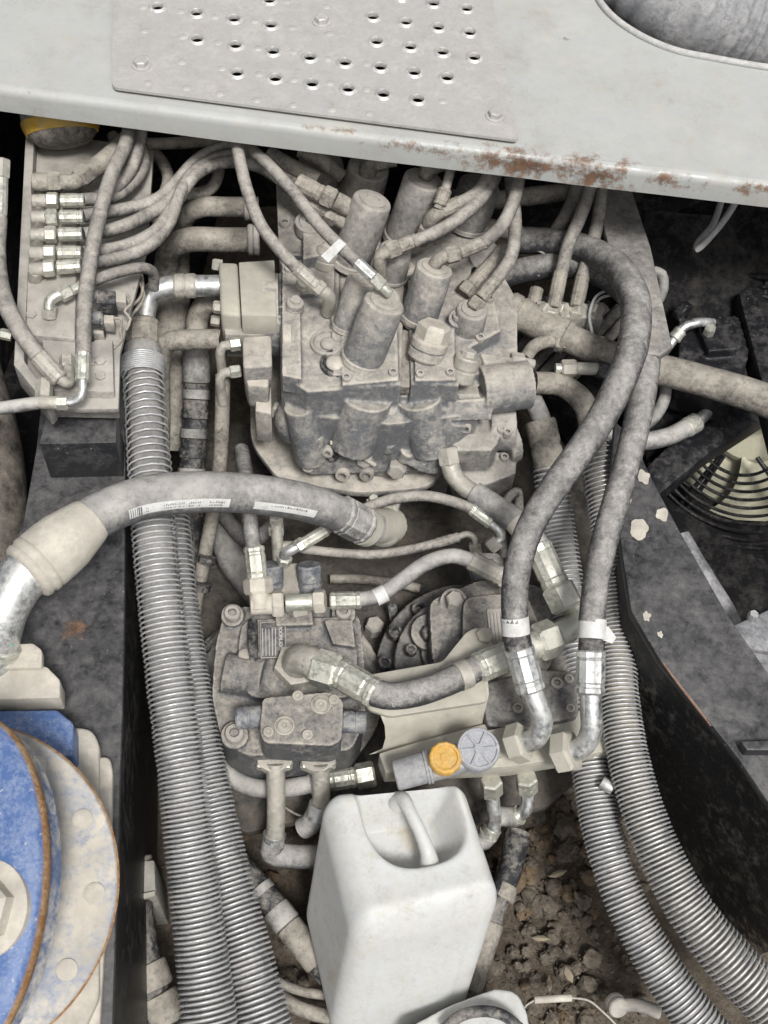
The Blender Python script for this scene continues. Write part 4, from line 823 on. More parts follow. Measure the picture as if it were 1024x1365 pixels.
for y, k, path, lab in rows:
    dx = -1.2*k; tl = -1.0 if k < 5 else -6
    bw = assembly('pilot_hose', 'dusty pilot hose with zinc fittings, '+lab, 'hose', [
        ('plain', (53+dx, y+16, ZP-.01), (53+dx, y, ZP+.03), 19, 'zinc_dusty', 'elbow_stem'), ('plain', (45+dx, y, ZP+.03), (66+dx, y+tl*.3, ZP+.03), 18, 'zinc_dusty', 'elbow_body'), ('nut', (63+dx, y+tl*.3, ZP+.03), (79+dx, y+tl*.5, ZP+.03), 21, 'zinc'), ('ferrule', (82+dx, y+tl*.6, ZP+.03), (114+dx, y+tl, ZP+.03), 19, 'zinc'),
        ('hose', [(a, b, ZP+.03-min(.06, .008*i)+(.02 if i > 3 else 0)) for i, (a, b) in enumerate(path)], 17, 'hose_dusty')], G_)
    if k == 3: parts(bw, [('ferrule', (396, 242, 1.11), (430, 260, 1.10), 25, 'hose_tan'), ('nut', (430, 260, 1.10), (447, 268, 1.095), 29, 'hose_tan'), ('plain', (446, 267, 1.095), (468, 279, 1.08), 26, 'hose_tan')])
    if k == 4: parts(bw, [('ferrule', (408, 266, 1.07), (436, 282, 1.06), 23, 'hose_tan'), ('nut', (436, 282, 1.06), (450, 290, 1.055), 27, 'hose_tan'), ('plain', (449, 289, 1.055), (466, 298, 1.05), 24, 'hose_tan')])
assembly('large_elbow', 'large dusty elbow hose on top of the left manifold block', 'hose', [('plain', (44, 243, ZP+.04), (66, 243, ZP+.04), 25, 'hose_tan', 'elbow_body'), ('plain', (53, 258, ZP), (53, 243, ZP+.04), 22, 'hose_tan', 'elbow_stem'), ('nut', (64, 243, ZP+.04), (82, 243, ZP+.04), 26, 'hose_tan'), ('pipe', [(82, 243, ZP+.04), (98, 243, ZP+.04), (112, 234, ZP+.04)], 21, 'hose_tan'), ('nut', (104, 240, ZP+.04), (118, 229, ZP+.04), 27, 'hose_tan'), ('hose', [(116, 231, ZP+.04), (138, 215, ZP+.04), (160, 196, ZP+.03), (175, 180, ZP+.02)], 25, 'hose_tan')])
assembly('pilot_hose', 'dusty hose from the lone elbow below the row, curling to the black wire plugs', 'hose', [('nut', (66, 424, ZP), (66, 408, ZP+.02), 20, 'zinc_dusty'), ('pipe', [(66, 412, ZP+.02), (66, 402, ZP+.03), (74, 395, ZP+.035), (86, 391, ZP+.035)], 15, 'zinc'), ('nut', (80, 394, ZP+.035), (94, 387, ZP+.035), 19, 'zinc'), ('ferrule', (95, 387, ZP+.035), (106, 382, ZP+.035), 15, 'zinc'), ('hose', [(104, 383, ZP+.035), (135, 370, ZP+.035), (165, 361, ZP+.03), (190, 357, ZP+.02), (204, 364, ZP-.01), (205, 385, ZP-.05)], 15, 'hose_dusty')])
assembly('black_hose', 'long dusty hose crossing the pilot hose row down to a bent zinc elbow', 'hose', [('hose', [(176, 160, 1.16), (166, 196, 1.17), (150, 230, 1.175), (132, 290, 1.175), (120, 350, 1.17), (113, 410, 1.16), (111, 472, 1.14)], 20, 'hose_dusty'), ('ferrule', (111, 468, 1.142), (110, 508, 1.125), 20, 'zinc'), ('pipe', [(110, 505, 1.126), (110, 522, 1.115), (104, 533, 1.105), (92, 537, 1.10), (80, 537, 1.10)], 11, 'bright_steel'), ('nut', (91, 537, 1.10), (75, 537, 1.10), 18, 'zinc'), ('plain', (78, 537, 1.10), (52, 536, 1.10), 18, 'zinc_dusty', 'elbow_body'), ('nut', (58, 532, 1.09), (60, 506, 1.10), 21, 'zinc_dusty')])
assembly('pilot_hose', 'grey hose at the frame edge running down into the lower manifold port', 'hose', [('nut', (2, 212, 1.24), (1, 238, 1.22), 22, 'zinc_dusty'), ('ferrule', (1, 236, 1.22), (-1, 300, 1.19), 20, 'zinc'), ('hose', [(-2, 290, 1.195), (-4, 340, 1.18), (4, 395, 1.17), (26, 440, 1.16), (52, 476, 1.145)], 24, 'hose_dusty'), ('ferrule', (50, 473, 1.146), (80, 506, 1.12), 26, 'zinc_dusty'), ('pipe', [(78, 504, 1.122), (90, 510, 1.11), (92, 498, 1.10), (90, 484, 1.09)], 15, 'zinc_dusty'), ('nut', (90, 492, 1.09), (90, 476, 1.09), 21, 'zinc_dusty')])
assembly('pilot_hose', 'ribbed grey hose entering the lowest manifold elbow from the frame edge', 'hose', [('hose', [(-40, 545, 1.08), (0, 544, 1.09), (30, 540, 1.095), (56, 536, 1.10)], 18, 'hose_grey')])
# wire plugs
for (a, b, c_, d, z), lab in (((128, 386, 168, 404, 1.11), 'upper black wire plug with pale wires beside the manifold block'), ((132, 416, 152, 432, 1.10), 'middle black wire plug beside the manifold block'), ((118, 436, 138, 446, 1.09), 'lowest black wire plug beside the manifold block')):
    q = thing('wire_plug', lab, 'connector', ((a+c_)/2, d, z)); add('housing', S_prism([(a, b), (c_-14, b+1), (c_-14, d), (a, d)], z, .035), 'rubber', q, bevel=.003); add('latch', S_prism([(c_-14, b+3), (c_, b+4), (c_, d-1), (c_-14, d-2)], z-.004, .025), 'cast_paint', q, bevel=.002)
    add('coil_body', S_cyl((a-10, (b+d)/2, z-.01), (a+4, (b+d)/2, z-.01), 18), 'cast_blue', q)
for pts, lab in (([(168, 392, 1.10), (176, 402, 1.09), (166, 415, 1.09), (174, 425, 1.08), (168, 440, 1.07)], 'pale thin wire looping from the upper plug'), ([(152, 424, 1.10), (162, 426, 1.10), (160, 440, 1.08), (162, 452, 1.06), (145, 470, 1.05), (126, 482, 1.05)], 'pale thin wire running from the middle plug down to the block'), ([(200, 330, 1.0), (184, 350, 1.02), (190, 372, 1.03), (188, 395, 1.03), (170, 412, 1.04)], 'thin brown wire dropping from the hose bundle to the plugs'), ([(190, 332, 1.0), (177, 345, 1.02), (186, 375, 1.03), (192, 395, 1.02), (172, 425, 1.03)], 'second thin brown wire beside the hose bundle')):
    props(add('wire', tube(pts, 4, 8), 'wire'), lab, 'wire')
for k, pts in enumerate(([(150, 180, 1.05), (165, 205, 1.04), (205, 205, 1.03), (224, 235, 1.02), (218, 262, 1.0), (206, 290, .96)], [(150, 240, 1.0), (175, 262, .98), (215, 300, .95), (228, 330, .9)], [(130, 200, 1.02), (160, 225, 1.0), (200, 265, .97), (222, 290, .94)], [(195, 192, 1.06), (245, 190, 1.05), (300, 184, 1.05)], [(240, 262, .98), (280, 252, .98), (292, 226, .99), (288, 205, 1.0)])):
    assembly('pilot_hose', ['dusty hose curling round behind the long crossing hose', 'dim dusty hose sloping behind the pilot hose row', 'dim dusty hose behind the large elbow', 'dusty hose running level right under the deck lip', 'dim hose loop below the arching pilot hoses'][k], 'hose', [('hose', pts, 16, 'hose_tan')])
assembly('pilot_hose', 'second dusty hose hanging behind the long crossing hose', 'hose', [('hose', [(190, 165, 1.14), (184, 200, 1.13), (172, 230, 1.12), (150, 254, 1.11), (135, 262, 1.10)], 17, 'hose_dusty')])
# yellow banded filter bowl
fl = thing('filter_bowl', 'round dusty filter bowl with a yellow band hanging under the deck corner', 'filter', (80, 190, 1.0))
ax = Vector((.25, -.75, -.7)); c = V((80, 158, 1.13)); k = mpp(c)
add('bowl', lathe(c, ax, [(-.06, 50*k), (0, 51*k), (.012, 50*k), (.035, 44*k), (.05, 34*k), (.056, 20*k), (.058, 2*k)], 30), 'hose_tan', fl, 60)
add('band', lathe(c+Vector(ax).normalized()*.004, ax, [(0, 50*k), (0, 52*k), (.012, 51*k), (.026, 47.5*k), (.026, 45*k)], 30), 'yellow_paint', fl)
# ================================================================== HOSES OVER THE VALVE
G_ = 'pilot hoses hanging over the control valve'
assembly('pilot_hose', 'dusty pilot hose hanging to an elbow on the valve top beside the cream block', 'hose', [('hose', [(312, 172, 1.19), (320, 215, 1.18), (330, 255, 1.165), (348, 300, 1.14), (372, 332, 1.11), (398, 360, 1.08)], 17, 'hose_dusty'), ('ferrule', (394, 356, 1.084), (421, 380, 1.05), 20, 'zinc_dusty'), ('nut', (420, 379, 1.05), (430, 388, 1.04), 20, 'zinc_dusty'), ('pipe', [(428, 387, 1.04), (437, 393, 1.03), (439, 404, 1.0), (437, 416, .96)], 18, 'zinc_dusty')], G_)
lh = assembly('pilot_hose', 'dusty pilot hose with a pale tag running to the tall dark spool cap', 'hose', [('hose', [(318, 188, 1.15), (350, 212, 1.17), (388, 252, 1.175), (430, 305, 1.17), (476, 350, 1.15)], 17, 'hose_dusty'), ('ferrule', (472, 346, 1.152), (498, 370, 1.13), 17, 'bright_steel'), ('nut', (497, 369, 1.13), (510, 382, 1.115), 17, 'zinc'), ('plain', (508, 380, 1.117), (520, 392, 1.10), 13, 'zinc'), ('collar', (510, 406, 1.06), (514, 394, 1.085), 40, 'zinc_dusty')], G_)
add('tag', S_quad([(428, 341, 1.165), (452, 318, 1.19), (462, 325, 1.187), (438, 350, 1.163)], .001), 'white_label', lh)
assembly('pilot_hose', 'dusty pilot hose rising from a low elbow between the spool caps to the deck lip', 'hose', [('pipe', [(508, 372, 1.0), (506, 352, 1.04), (508, 340, 1.06), (520, 334, 1.07)], 18, 'hose_tan'), ('nut', (515, 336, 1.065), (532, 329, 1.07), 22, 'hose_tan'), ('ferrule', (532, 329, 1.07), (556, 320, 1.08), 20, 'hose_tan'), ('hose', [(552, 322, 1.08), (590, 305, 1.10), (628, 278, 1.12), (655, 245, 1.13), (672, 205, 1.13)], 18, 'hose_dusty')], G_)
assembly('pilot_hose', 'dusty pilot hose rising from the spool cap beside the hex plug to the deck lip', 'hose', [('pipe', [(578, 366, 1.05), (580, 352, 1.075), (590, 343, 1.085), (602, 340, 1.09)], 18, 'hose_tan'), ('nut', (594, 342, 1.087), (612, 337, 1.09), 22, 'hose_tan'), ('ferrule', (612, 337, 1.09), (648, 322, 1.10), 20, 'hose_tan'), ('hose', [(644, 324, 1.10), (668, 302, 1.12), (684, 270, 1.14), (692, 235, 1.15), (692, 200, 1.15)], 18, 'hose_dusty')], G_)
assembly('pilot_hose', 'dusty pilot hose dropping from the deck lip to the right end of the valve', 'hose', [('hose', [(678, 205, 1.08), (682, 250, 1.08), (687, 300, 1.07), (680, 345, 1.05), (662, 372, 1.03)], 18, 'hose_dusty'), ('ferrule', (664, 370, 1.03), (640, 398, 1.01), 19, 'hose_tan'), ('nut', (640, 398, 1.01), (630, 412, .995), 23, 'hose_tan')], G_)
assembly('pilot_hose', 'dusty pilot hose bending into a banded elbow behind the spool caps', 'hose', [('hose', [(655, 205, 1.15), (648, 240, 1.14), (632, 260, 1.13), (610, 272, 1.12)], 18, 'hose_dusty'), ('ferrule', (614, 270, 1.12), (588, 282, 1.11), 21, 'hose_tan'), ('pipe', [(590, 281, 1.11), (576, 290, 1.10), (570, 305, 1.07), (562, 322, 1.03)], 20, 'hose_tan'), ('nut', (572, 300, 1.08), (566, 314, 1.05), 25, 'hose_tan')], G_)
assembly('pilot_hose', 'slim upright hose above the banded elbow behind the spool caps', 'hose', [('hose', [(606, 205, 1.17), (600, 230, 1.16), (592, 258, 1.14), (584, 278, 1.12)], 13, 'hose_dusty'), ('ferrule', (594, 252, 1.145), (586, 274, 1.125), 19, 'hose_tan')], G_)
assembly('pilot_hose', 'short dusty hose and banded fitting beside the spool cap at the valve end', 'hose', [('hose', [(672, 330, .99), (655, 352, .985), (640, 372, .98)], 18, 'hose_tan'), ('ferrule', (655, 352, .985), (628, 382, .975), 21, 'hose_tan'), ('nut', (628, 380, .975), (618, 392, .965), 25, 'hose_tan')], G_)
assembly('pilot_elbow', 'dusty elbow on the far spool cap right under the deck lip', 'fitting', [('pipe', [(490, 232, 1.08), (492, 220, 1.10), (505, 213, 1.115), (528, 210, 1.12)], 24, 'hose_tan'), ('nut', (500, 215, 1.11), (516, 211, 1.118), 28, 'hose_tan')])
assembly('pilot_elbow', 'dim dusty elbow above the middle far spool cap under the deck lip', 'fitting', [('pipe', [(566, 245, 1.10), (570, 228, 1.13), (582, 220, 1.14), (600, 214, 1.15)], 22, 'hose_tan')])
for k, pts in enumerate(([(360, 205, 1.10), (390, 222, 1.10), (425, 240, 1.09)], [(400, 200, 1.12), (430, 215, 1.11), (455, 235, 1.08)], [(630, 300, .96), (662, 305, .95), (690, 310, .92)], [(600, 268, .98), (640, 268, .98), (700, 262, .98), (760, 255, .96)])):
    assembly('pilot_hose', ['dim dusty hose above the two banded fittings', 'dim dusty hose end behind the first spool cap', 'short dusty pipe from the valve towards the twin black hoses', 'dim pipe in the dark behind the valve'][k], 'hose', [('hose', pts, 20 if k < 2 else 24, 'hose_tan')])
# ================================================================== PILOT HOSES RIGHT OF THE VALVE
G_ = 'dim pilot hoses right of the valve'
for k, (pts, f0, f1, lab) in enumerate((([(790, 238, 1.05), (775, 285, 1.02), (758, 325, .98), (748, 365, .94)], (748, 362, .942), (738, 410, .90), 'dusty pilot hose from the deck lip to the first upright fitting behind the black hoses'),
        ([(802, 240, 1.03), (798, 290, 1.0), (785, 340, .96), (776, 370, .93)], (777, 368, .932), (768, 410, .90), 'dusty pilot hose from the deck lip to the second upright fitting behind the black hoses'),
        ([(772, 238, 1.0), (760, 275, .97), (740, 310, .93), (722, 340, .90)], (716, 385, .88), (708, 418, .86), 'dim pilot hose leaning behind the black hoses'))):
    b = assembly('pilot_hose', lab, 'hose', [('hose', pts, 18, 'hose_dusty'), ('ferrule', f0, f1, 20, 'hose_tan'), ('nut', f1, (f1[0]-3, f1[1]+10, f1[2]-.02), 22, 'zinc_dusty')], G_)
pb = thing('pilot_block', 'small dusty distributor block with short fittings below the twin black hoses', 'manifold', (760, 430, .8))
add('block', S_prism([(715, 400), (800, 405), (805, 425), (718, 420)], .89, .06), 'cast_dusty', pb, bevel=.004)
for x0 in (722, 745, 768, 790): ear('hex_nut', 'nut', (x0, 412, .89), (x0+10, 414, .90), 20, 'zinc_dusty', pb)
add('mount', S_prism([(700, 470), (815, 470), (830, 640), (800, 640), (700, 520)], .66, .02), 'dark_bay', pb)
for k in range(7):
    x0 = 662+k*19; assembly('pilot_hose', 'dim dusty hose, one of the sloping row under the tan return hose', 'hose', [('hose', [(x0+70, 400+k*2, .84), (x0+36, 432+k*3, .78), (x0, 470+k*3, .70), (x0-30, 505+k*3, .62)], 15, 'hose_dusty')], 'sloping hose row under the tan return hose')
assembly('pilot_elbow', 'small bent zinc fitting in the gap below the tan return hose', 'fitting', [('pipe', [(700, 478, .86), (712, 462, .865), (730, 455, .865), (752, 456, .86)], 18, 'hose_tan'), ('nut', (738, 456, .863), (756, 457, .86), 23, 'hose_tan'), ('nut', (756, 457, .86), (770, 458, .855), 20, 'hose_tan')])
assembly('pilot_elbow', 'zinc nut and dark bent hose below the tan return hose', 'fitting', [('nut', (748, 491, .86), (768, 491, .86), 22, 'zinc_dusty'), ('plain', (740, 491, .86), (750, 491, .86), 14, 'zinc'), ('plain', (768, 491, .86), (800, 492, .86), 17, 'zinc_dusty'), ('hose', [(795, 492, .86), (812, 498, .85), (812, 520, .82), (800, 550, .76)], 22, 'rubber')])
assembly('valve_stub', 'stepped tan stub fitting on the right end of the valve', 'fitting', [('nut', (680, 480, .91), (698, 483, .905), 22, 'cast_dusty'), ('plain', (698, 483, .905), (712, 486, .90), 14, 'cast_dusty')])
for k, pts in enumerate(([(815, 385, .92), (795, 395, .92), (786, 420, .90), (790, 445, .88)], [(820, 392, .91), (800, 398, .91), (790, 412, .9)], [(805, 450, .88), (795, 452, .88), (800, 470, .86)])):
    props(add('wire', tube(pts, 4, 8), 'rope'), ['pale wire loop beside the inner bend of the black hoses', 'short pale wire inside the pale wire loop', 'short pale wire end above the tan return hose'][k], 'wire')
# slanted grey support strut behind the black hoses
st_ = thing('support_strut', 'flat grey steel strut slanting down from the deck to the tan return hose', 'strut', (860, 440, .9))
add('strut_plate', S_prism([(790, 235), (838, 240), (868, 330), (897, 462), (880, 474), (845, 470), (812, 330)], 1.0, .02), 'cast_dark', st_, bevel=.003)
# ================================================================== FAN AND COOLER CORNER ON THE RIGHT
fan = thing('cooling_fan', 'cream bladed cooling fan behind a black wire guard in the dark corner', 'fan', (985, 640, .3))
FC = V((992, 572, .50)); nA = (CAMP-FC).normalized(); nA = (nA+Vector((-.2, -.1, -.35))).normalized(); fa, fbv, _ = basis(nA)
if fbv.z > 0: fa, fbv = -fa, -fbv
KM = mpp(FC)
def fp(r, th, off=0): return FC+(fa*math.cos(th)+fbv*math.sin(th))*r*KM+nA*off
for k in range(13):
    R = 60+k*12; pts = [fp(R, 2*math.pi*i/40, .035-.00013*R) for i in range(41)]
    add('guard_ring', tube(pts, 5 if k < 12 else 9, 6, .03), 'black_paint', fan, 80)
for th in (1.45, 1.53, 0.2, 2.7, 3.9, 5.1): add('guard_spoke', tube([fp(40, th, .028), fp(130, th, .012), fp(206, th, 0)], 7, 6), 'black_paint', fan, 80)
for k in range(6):
    th0 = .35+k*math.pi/3; vs, fs = [], []; n = 10
    for i in range(n+1):
        r_ = 45+i*9.5; sp_ = .50+.02*i
        for j in range(6):
            t_ = j/5; th = th0+sp_*2*(t_-.5)+.06*math.sin(i*.4); vs.append(fp(r_, th, -.05-.05*(t_-.5)))
    for i in range(n):
        for j in range(5): a = i*6+j; fs.append((a, a+1, a+7, a+6))
    add('blade', (vs, fs), 'fan_cream', fan, 80)
add('hub', lathe(FC-nA*.09, nA, [(0, 55*KM), (.05, 55*KM), (.06, 48*KM), (.06, 2*KM)], 30), 'fan_cream', fan)
vs, fs = [], []
for i in range(49):
    th = 2*math.pi*i/48
    for r_, o_ in ((200, .0), (212, .0), (300, -.01), (300, -.12), (200, -.12)): vs.append(fp(r_, th, o_))
for i in range(48):
    for j in range(4): a = i*5+j; fs.append((a, a+1, a+6, a+5))
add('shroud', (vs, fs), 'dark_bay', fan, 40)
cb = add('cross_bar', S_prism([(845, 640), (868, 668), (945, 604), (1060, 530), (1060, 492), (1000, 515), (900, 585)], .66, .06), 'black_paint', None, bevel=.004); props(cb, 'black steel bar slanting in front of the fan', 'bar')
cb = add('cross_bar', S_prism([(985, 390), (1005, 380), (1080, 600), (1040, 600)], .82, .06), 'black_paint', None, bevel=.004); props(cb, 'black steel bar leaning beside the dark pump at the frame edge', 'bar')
sp_ = thing('dark_gap_sheet', 'black sheet panel hiding the top of the cream fan behind the pump', 'panel', (950, 450, .5))
add('panel', S_quad([(858, 280, .88), (1120, 300, .88), (1120, 500, .64), (1000, 520, .63), (900, 590, .60), (862, 620, .58)], .01), 'dark_bay', sp_)  # added sheet, its near-black colour paints the shade above the fan
gp = thing('gear_pump', 'dark dusty fan pump with a bent metal pipe above the tan return hose', 'pump', (945, 480, .6))
cast('pump_body', [S_prism(rounded([(905, 425), (985, 420), (1000, 470), (985, 520), (905, 500)], 8), .80, .12), S_prism([(930, 432), (975, 430), (985, 465), (945, 468)], .825, .05), S_cyl((915, 420, .80), (905, 412, .80), 30)], 'black_paint', gp, .004, 3)
add('pipe', tube([(885, 470, .80), (900, 450, .825), (912, 436, .84), (930, 430, .845), (950, 430, .83)], 13, 12), 'bright_steel', gp); ear('ring', 'collar', (898, 452, .823), (908, 440, .835), 18, 'zinc', gp); bolt((945, 442, .83), 16, 'zinc', gp, kind='hex')
assembly('hose', 'grey hose with bright bent end below the tan return hose', 'hose', [('hose', [(800, 575, .70), (850, 588, .70), (890, 582, .70), (920, 568, .70)], 25, 'hose_grey'), ('collar', (914, 571, .70), (930, 562, .70), 27, 'zinc'), ('pipe', [(926, 564, .70), (940, 552, .70), (946, 536, .70), (944, 518, .70)], 17, 'bright_steel')])
assembly('hose', 'dim grey hose loop behind the crossing of tan and black hoses', 'hose', [('hose', [(885, 505, .76), (886, 530, .76), (872, 556, .74), (845, 575, .72)], 17, 'hose_grey')])
assembly('hose', 'dim grey hose curl behind the grey strut', 'hose', [('hose', [(872, 362, .92), (882, 366, .92), (884, 384, .90), (878, 400, .88)], 15, 'hose_grey')])
assembly('braided_hose', 'thin pale braided hose loop hanging in the black gap under the deck', 'hose', [('hose', [(985, 262, 1.0), (968, 290, .98), (945, 318, .96), (930, 332, .95), (930, 324, .94), (950, 300, .95), (962, 268, .96)], 9, 'rope')])
# ================================================================== WHITE JERRYCAN
jc = thing('jerrycan', 'white plastic jerrycan with a moulded top handle standing below the cream bracket', 'jerrycan', (520, 1300, GZ))
def can():
    T = [V((428, 1046, .655)), V((622, 1030, .665)), V((677, 1192, .64)), V((476, 1246, .63))]; B = [V((400, 1218, .36)), V((575, 1180, .37)), V((618, 1375, .30)), V((442, 1405, .29))]
    def W(u, v, w_):
        t_ = (T[0]*(1-u)+T[1]*u)*(1-v)+(T[3]*(1-u)+T[2]*u)*v; b_ = (B[0]*(1-u)+B[1]*u)*(1-v)+(B[3]*(1-u)+B[2]*u)*v; return b_.lerp(t_, w_)
    return W
W = can()
cb_ = [W(u, v, 0) for u, v in ((.08, .08), (.92, .08), (.92, .92), (.08, .92))]
structure('cross_member', (cb_+[Vector((p.x, p.y, GZ-.03)) for p in cb_], [(0, 1, 2, 3), (7, 6, 5, 4), (0, 4, 5, 1), (1, 5, 6, 2), (2, 6, 7, 3), (3, 7, 4, 0)]), 'deck_dirty_shade')
def can_mesh():
    n = 48; vs, fs, idx = [], [], {}
    def key(u, v, w_): return (round(u*n), round(v*n), round(w_*n))
    def rnd(u, v, w_):                       # rounded box in unit coordinates
        c = Vector((u-.5, v-.5, w_-.5))*2; r = .29; q = Vector([max(-1+r, min(1-r, x)) for x in c]); d = c-q
        if d.length > 0: c = q+d.normalized()*r
        u, v, w_ = c.x*.5+.5, c.y*.5+.5, c.z*.5+.5
        if w_ > .80:                         # shoulders and hand recess
            def s(x, a, b): t_ = max(0, min(1, (x-a)/(b-a))); return t_*t_*(3-2*t_)
            k = 1-s((((abs(u-.56)/.36)**2.6+(max(0, v-.22)/.46)**2.6)**(1/2.6)), .62, 1.0); k *= s(v, .0, .10); w_ -= .30*k*s(w_, .80, .95)
            w_ += .02*s(v, .7, 1)*s(w_, .9, 1)
        else:
            b_ = math.sin(math.pi*max(0, min(1, w_/.8)))
            if v > .9 and .2 < u < .8: v += .012*b_
        return u, v, w_
    def vert(u, v, w_):
        k = key(u, v, w_)
        if k not in idx: idx[k] = len(vs); vs.append(W(*rnd(u, v, w_)))
        return idx[k]
    for a in range(n):
        for b in range(n):
            g = [(a/n, b/n), ((a+1)/n, b/n), ((a+1)/n, (b+1)/n), (a/n, (b+1)/n)]
            for c in (0, 1):
                fs.append(tuple(vert(p, q, c) for p, q in g)); fs.append(tuple(vert(p, c, q) for p, q in g)); fs.append(tuple(vert(c, p, q) for p, q in g))
    return vs, fs
add('can_body', can_mesh(), 'plastic_white', jc, 80)
add('handle', tube([W(.56, .03, .84), W(.555, .10, .93), W(.56, .24, .965), W(.59, .40, .96), W(.61, .53, .935), W(.62, .63, .86)], [30, 20, 17, 18, 22, 34], 18), 'plastic_white', jc, 80)
add('mould_seam', tube([W(.615, .66, .955), W(.62, .80, .985), W(.62, .92, .955), W(.62, .985, .88)], 2.2, 6), 'plastic_white', jc)
wc = thing('white_canister', 'second white plastic canister lying below the jerrycan with a ribbed grey hose on it', 'canister', (620, 1360, .3))
cast('canister_body', [S_prism(rounded([(540, 1372), (600, 1340), (664, 1316), (690, 1322), (704, 1350), (712, 1420), (540, 1430)], 12), .44, .26), S_prism(rounded([(600, 1362), (660, 1336), (686, 1348), (690, 1400), (610, 1410)], 10), .452, .03)], 'plastic_white', wc, .004, 8)
assembly('ribbed_hose', 'thin black ribbed hose curving over the second white canister', 'hose', [('hose', [(592, 1372, .46), (615, 1354, .475), (645, 1348, .48), (672, 1354, .475), (694, 1372, .46)], 15, 'rubber')])
# lower odds and ends
assembly('hose', 'black hose with grey bands lying on the pit floor left of the white can', 'hose', [('hose', [(300, 1130, .34), (330, 1165, .33), (370, 1215, .32), (405, 1260, .31), (440, 1300, .30)], [34, 34, 36, 36, 36], 'rubber'), ('band', (345, 1183, .328), (352, 1192, .326), 38, 'hose_grey', 'clamp'), ('plain', (366, 1210, .322), (384, 1233, .317), 40, 'hose_grey', 'cuff'), ('plain', (384, 1233, .317), (425, 1285, .305), 38, 'hose_tan', 'cuff')])
assembly('hose', 'dark hose with tan bands dropping beside the left black rail', 'hose', [('hose', [(176, 1150, .40), (180, 1230, .36), (200, 1320, .32), (230, 1420, .28)], [50, 50, 52, 56], 'rubber'), ('plain', (192, 1285, .335), (204, 1320, .32), 58, 'hose_tan', 'cuff'), ('plain', (206, 1326, .317), (222, 1366, .30), 60, 'hose_tan', 'cuff'), ('plain', (176, 1140, .405), (178, 1200, .375), 54, 'hose_tan', 'cuff')])
bk = thing('tan_block', 'small dusty tan block against the foot of the black rail', 'block', (185, 1160, .38)); add('block', S_prism([(160, 1150), (206, 1146), (208, 1192), (162, 1194)], .43, .25), 'cast_dusty', bk, bevel=.004); add('clamp_strip', S_prism([(158, 1198), (206, 1188), (207, 1194), (159, 1205)], .436, .01), 'cream_paint', bk)
assembly('hose', 'pale hose pair emerging under the white can, upper one', 'hose', [('hose', [(340, 1290, .28), (372, 1310, .27), (405, 1322, .27), (445, 1328, .27)], 13, 'hose_tan')])
assembly('hose', 'pale hose pair emerging under the white can, lower thicker one', 'hose', [('hose', [(345, 1300, .26), (375, 1330, .25), (410, 1348, .25), (455, 1358, .25)], 20, 'hose_tan')])
assembly('hose', 'dark blue hose with a pale cuff standing right of the white can', 'hose', [('hose', [(690, 1110, .30), (680, 1160, .30), (664, 1200, .30), (645, 1260, .28), (620, 1340, .25)], [34, 32, 30, 32, 34], 'rubber'), ('plain', (676, 1180, .302), (668, 1200, .30), 33, 'hose_tan', 'cuff'), ('plain', (655, 1228, .292), (625, 1320, .26), 36, 'hose_tan', 'cuff')])
bh = assembly('bucket_handle', 'thin wire with a pale grip sleeve lying across the gravel', 'handle', [('plain', (712, 1333, .27), (762, 1330, .27), 10, 'cream_dust', 'grip'), ('pipe', [(694, 1352, .27), (702, 1340, .27), (714, 1333, .27)], 3, 'zinc_dusty'), ('pipe', [(760, 1330, .27), (785, 1334, .26), (805, 1350, .25), (830, 1375, .24)], 3, 'zinc_dusty')])
assembly('pipe_union', 'small tan pipe union beside the ribbed hose foot on the floor', 'fitting', [('collar', (818, 1335, .24), (826, 1345, .26), 28, 'cast_dusty'), ('pipe', [(824, 1340, .25), (850, 1340, .25), (880, 1350, .25)], 18, 'cast_dusty')])
assembly('rail_bolt', 'bright bolt end between the two ribbed hoses beside the manifold', 'bolt', [('plain', (802, 1042, .60), (818, 1052, .60), 17, 'bright_steel')])
props(add('wire', tube([(378, 1075, .44), (392, 1084, .44), (402, 1088, .45)], 3, 8), 'wire'), 'thin dark wire between the two pale drain pipes', 'wire')
# ================================================================== BLUE HUB AND CREAM BLOCKS AT LEFT
hub = thing('blue_hub', 'blue painted round hub with a cream flange and big hex bolt at the frame corner', 'hub', (20, 1240, .7))
HC = V((-74, 1190, 1.12)); tv = (CAMP-HC).normalized(); rp = (R_-tv*R_.dot(tv)).normalized()
def olathe(c, n, prof, k, sx=1.0, seg=72):
    e1 = (rp-n*rp.dot(n)).normalized(); e2 = n.cross(e1); vs, fs = [], []
    for t_, r_ in prof:
        for i in range(seg): th = 2*math.pi*i/seg; vs.append(c+n*t_+(e1*math.cos(th)*sx+e2*math.sin(th))*r_*k)
    m_ = len(prof)
    for q in range(m_-1):
        for i in range(seg): j = (i+1) % seg; fs.append((q*seg+i, q*seg+j, (q+1)*seg+j, (q+1)*seg+i))
    fs.append(tuple(reversed(range(seg)))); fs.append(tuple((m_-1)*seg+i for i in range(seg))); return vs, fs
hn = (tv*.80-rp*.60).normalized(); km = mpp(HC); SX = .63; EL = .87
add('hub_disc', olathe(HC, hn, [(-.018, 232), (-.004, 238), (.002, 238), (.010, 228), (.016, 200), (.018, 150)], km, SX), 'blue_paint', hub, 40)
add('rust_rim', olathe(HC, hn, [(-.016, 236), (-.013, 240), (-.002, 241), (.003, 237)], km, SX), 'rust_edge', hub, 40)
add('hub_neck', olathe(HC-hn*.05, hn, [(0, 228), (.03, 228), (.036, 215)], km, SX), 'blue_worn', hub, 40)
FCn = V((-70, 1187, 1.00)); fn = (tv*.97-rp*.22).normalized(); kf = mpp(FCn)
add('hub_shaft', olathe(FCn-fn*.16, fn, [(0, 120), (.15, 120)], kf), 'blue_worn', hub, 40)
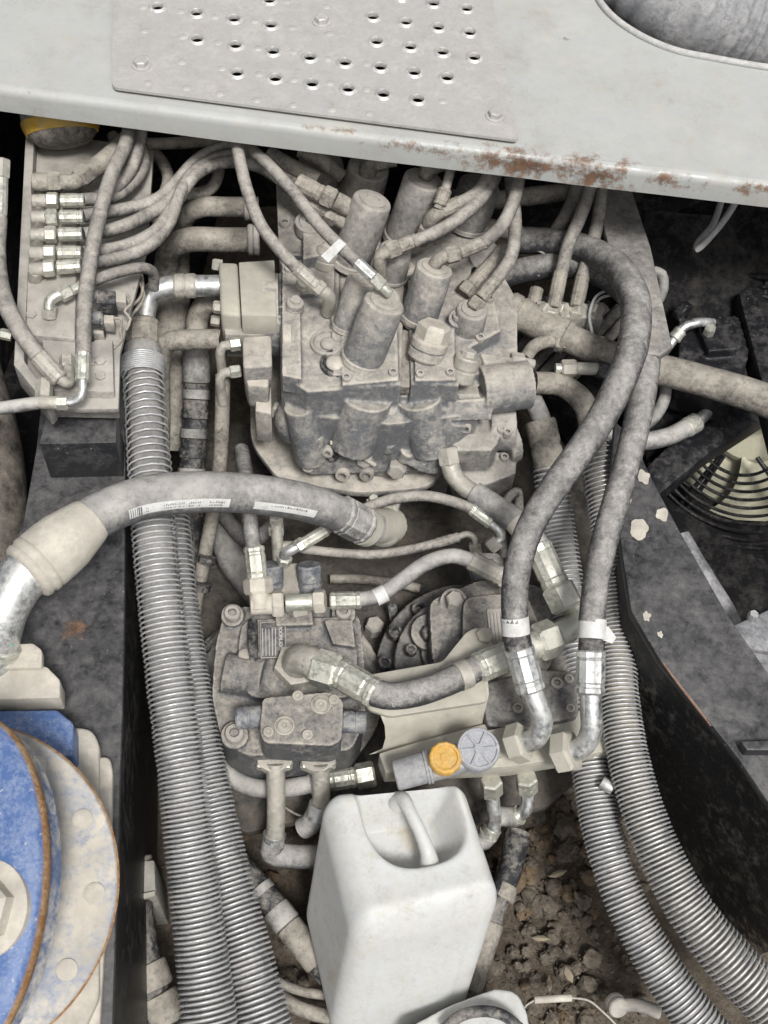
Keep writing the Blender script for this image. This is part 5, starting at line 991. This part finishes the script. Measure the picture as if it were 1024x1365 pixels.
fg = add('flange', olathe(FCn, fn, [(-.02, 216), (-.002, 221), (0, 219), (.001, 150)], kf, 1.0), 'flange_paint', hub, 40)
add('flange_rim', olathe(FCn, fn, [(-.016, 220), (-.013, 223), (-.005, 224), (-.002, 221)], kf, 1.0), 'rust_edge', hub, 40)
e1 = (rp-fn*rp.dot(fn)).normalized(); e2 = fn.cross(e1)
for k in range(12):
    th = k*math.pi/6-.02; c = FCn+fn*.001+(e1*math.cos(th)+e2*math.sin(th))*192*kf
    add('flange_bolt', lathe(c, fn, [(-.003, 14*kf), (.002, 14*kf), (.003, 12*kf), (.003, 1*kf)], 20), 'cream_dust', fg)
e1 = (rp-hn*rp.dot(hn)).normalized(); e2 = hn.cross(e1)
for k in range(4):
    th = k*math.pi/2-.16; c = HC+hn*.016+(e1*math.cos(th)*SX+e2*math.sin(th))*128*km
    wz = add('washer', lathe(c, hn, [(-.01, 62*km), (.004, 62*km), (.006, 58*km)], 40), 'cream_dust', hub)
    add('hub_bolt', lathe(c, hn, [(0, 46*km), (.024, 46*km), (.031, 38*km)], 6, 0, .35), 'cream_dust', wz, 25)
bp_ = thing('valve_stack', 'cream and blue bolted block stack below the shiny elbow of the thick hose', 'valve block', (40, 960, .86))
add('cream_block', S_prism(rounded([(-80, 890), (62, 888), (80, 906), (80, 930), (-80, 935)], 4), .955, .05), 'cream_dust', bp_, bevel=.004)
add('top_flange', S_prism(rounded([(-60, 862), (44, 857), (56, 866), (56, 890), (-60, 892)], 4), .965, .02), 'cream_dust', bp_, bevel=.003)
add('blue_block', S_prism(rounded([(-80, 948), (76, 946), (98, 964), (98, 1008), (-80, 1010)], 5), .935, .07), 'blue_paint', bp_, bevel=.006, seg=3)
add('lower_plate', S_prism(rounded([(60, 986), (96, 968), (122, 972), (132, 990), (132, 1330), (100, 1400), (-60, 1400), (-60, 990)], 12), .885, .03), 'cream_dust', bp_, bevel=.005, seg=3)
add('back_plate', S_prism(rounded([(120, 1010), (146, 1008), (150, 1026), (148, 1110), (132, 1380), (100, 1380)], 8), .872, .02), 'cream_dust', bp_, bevel=.004, seg=3)
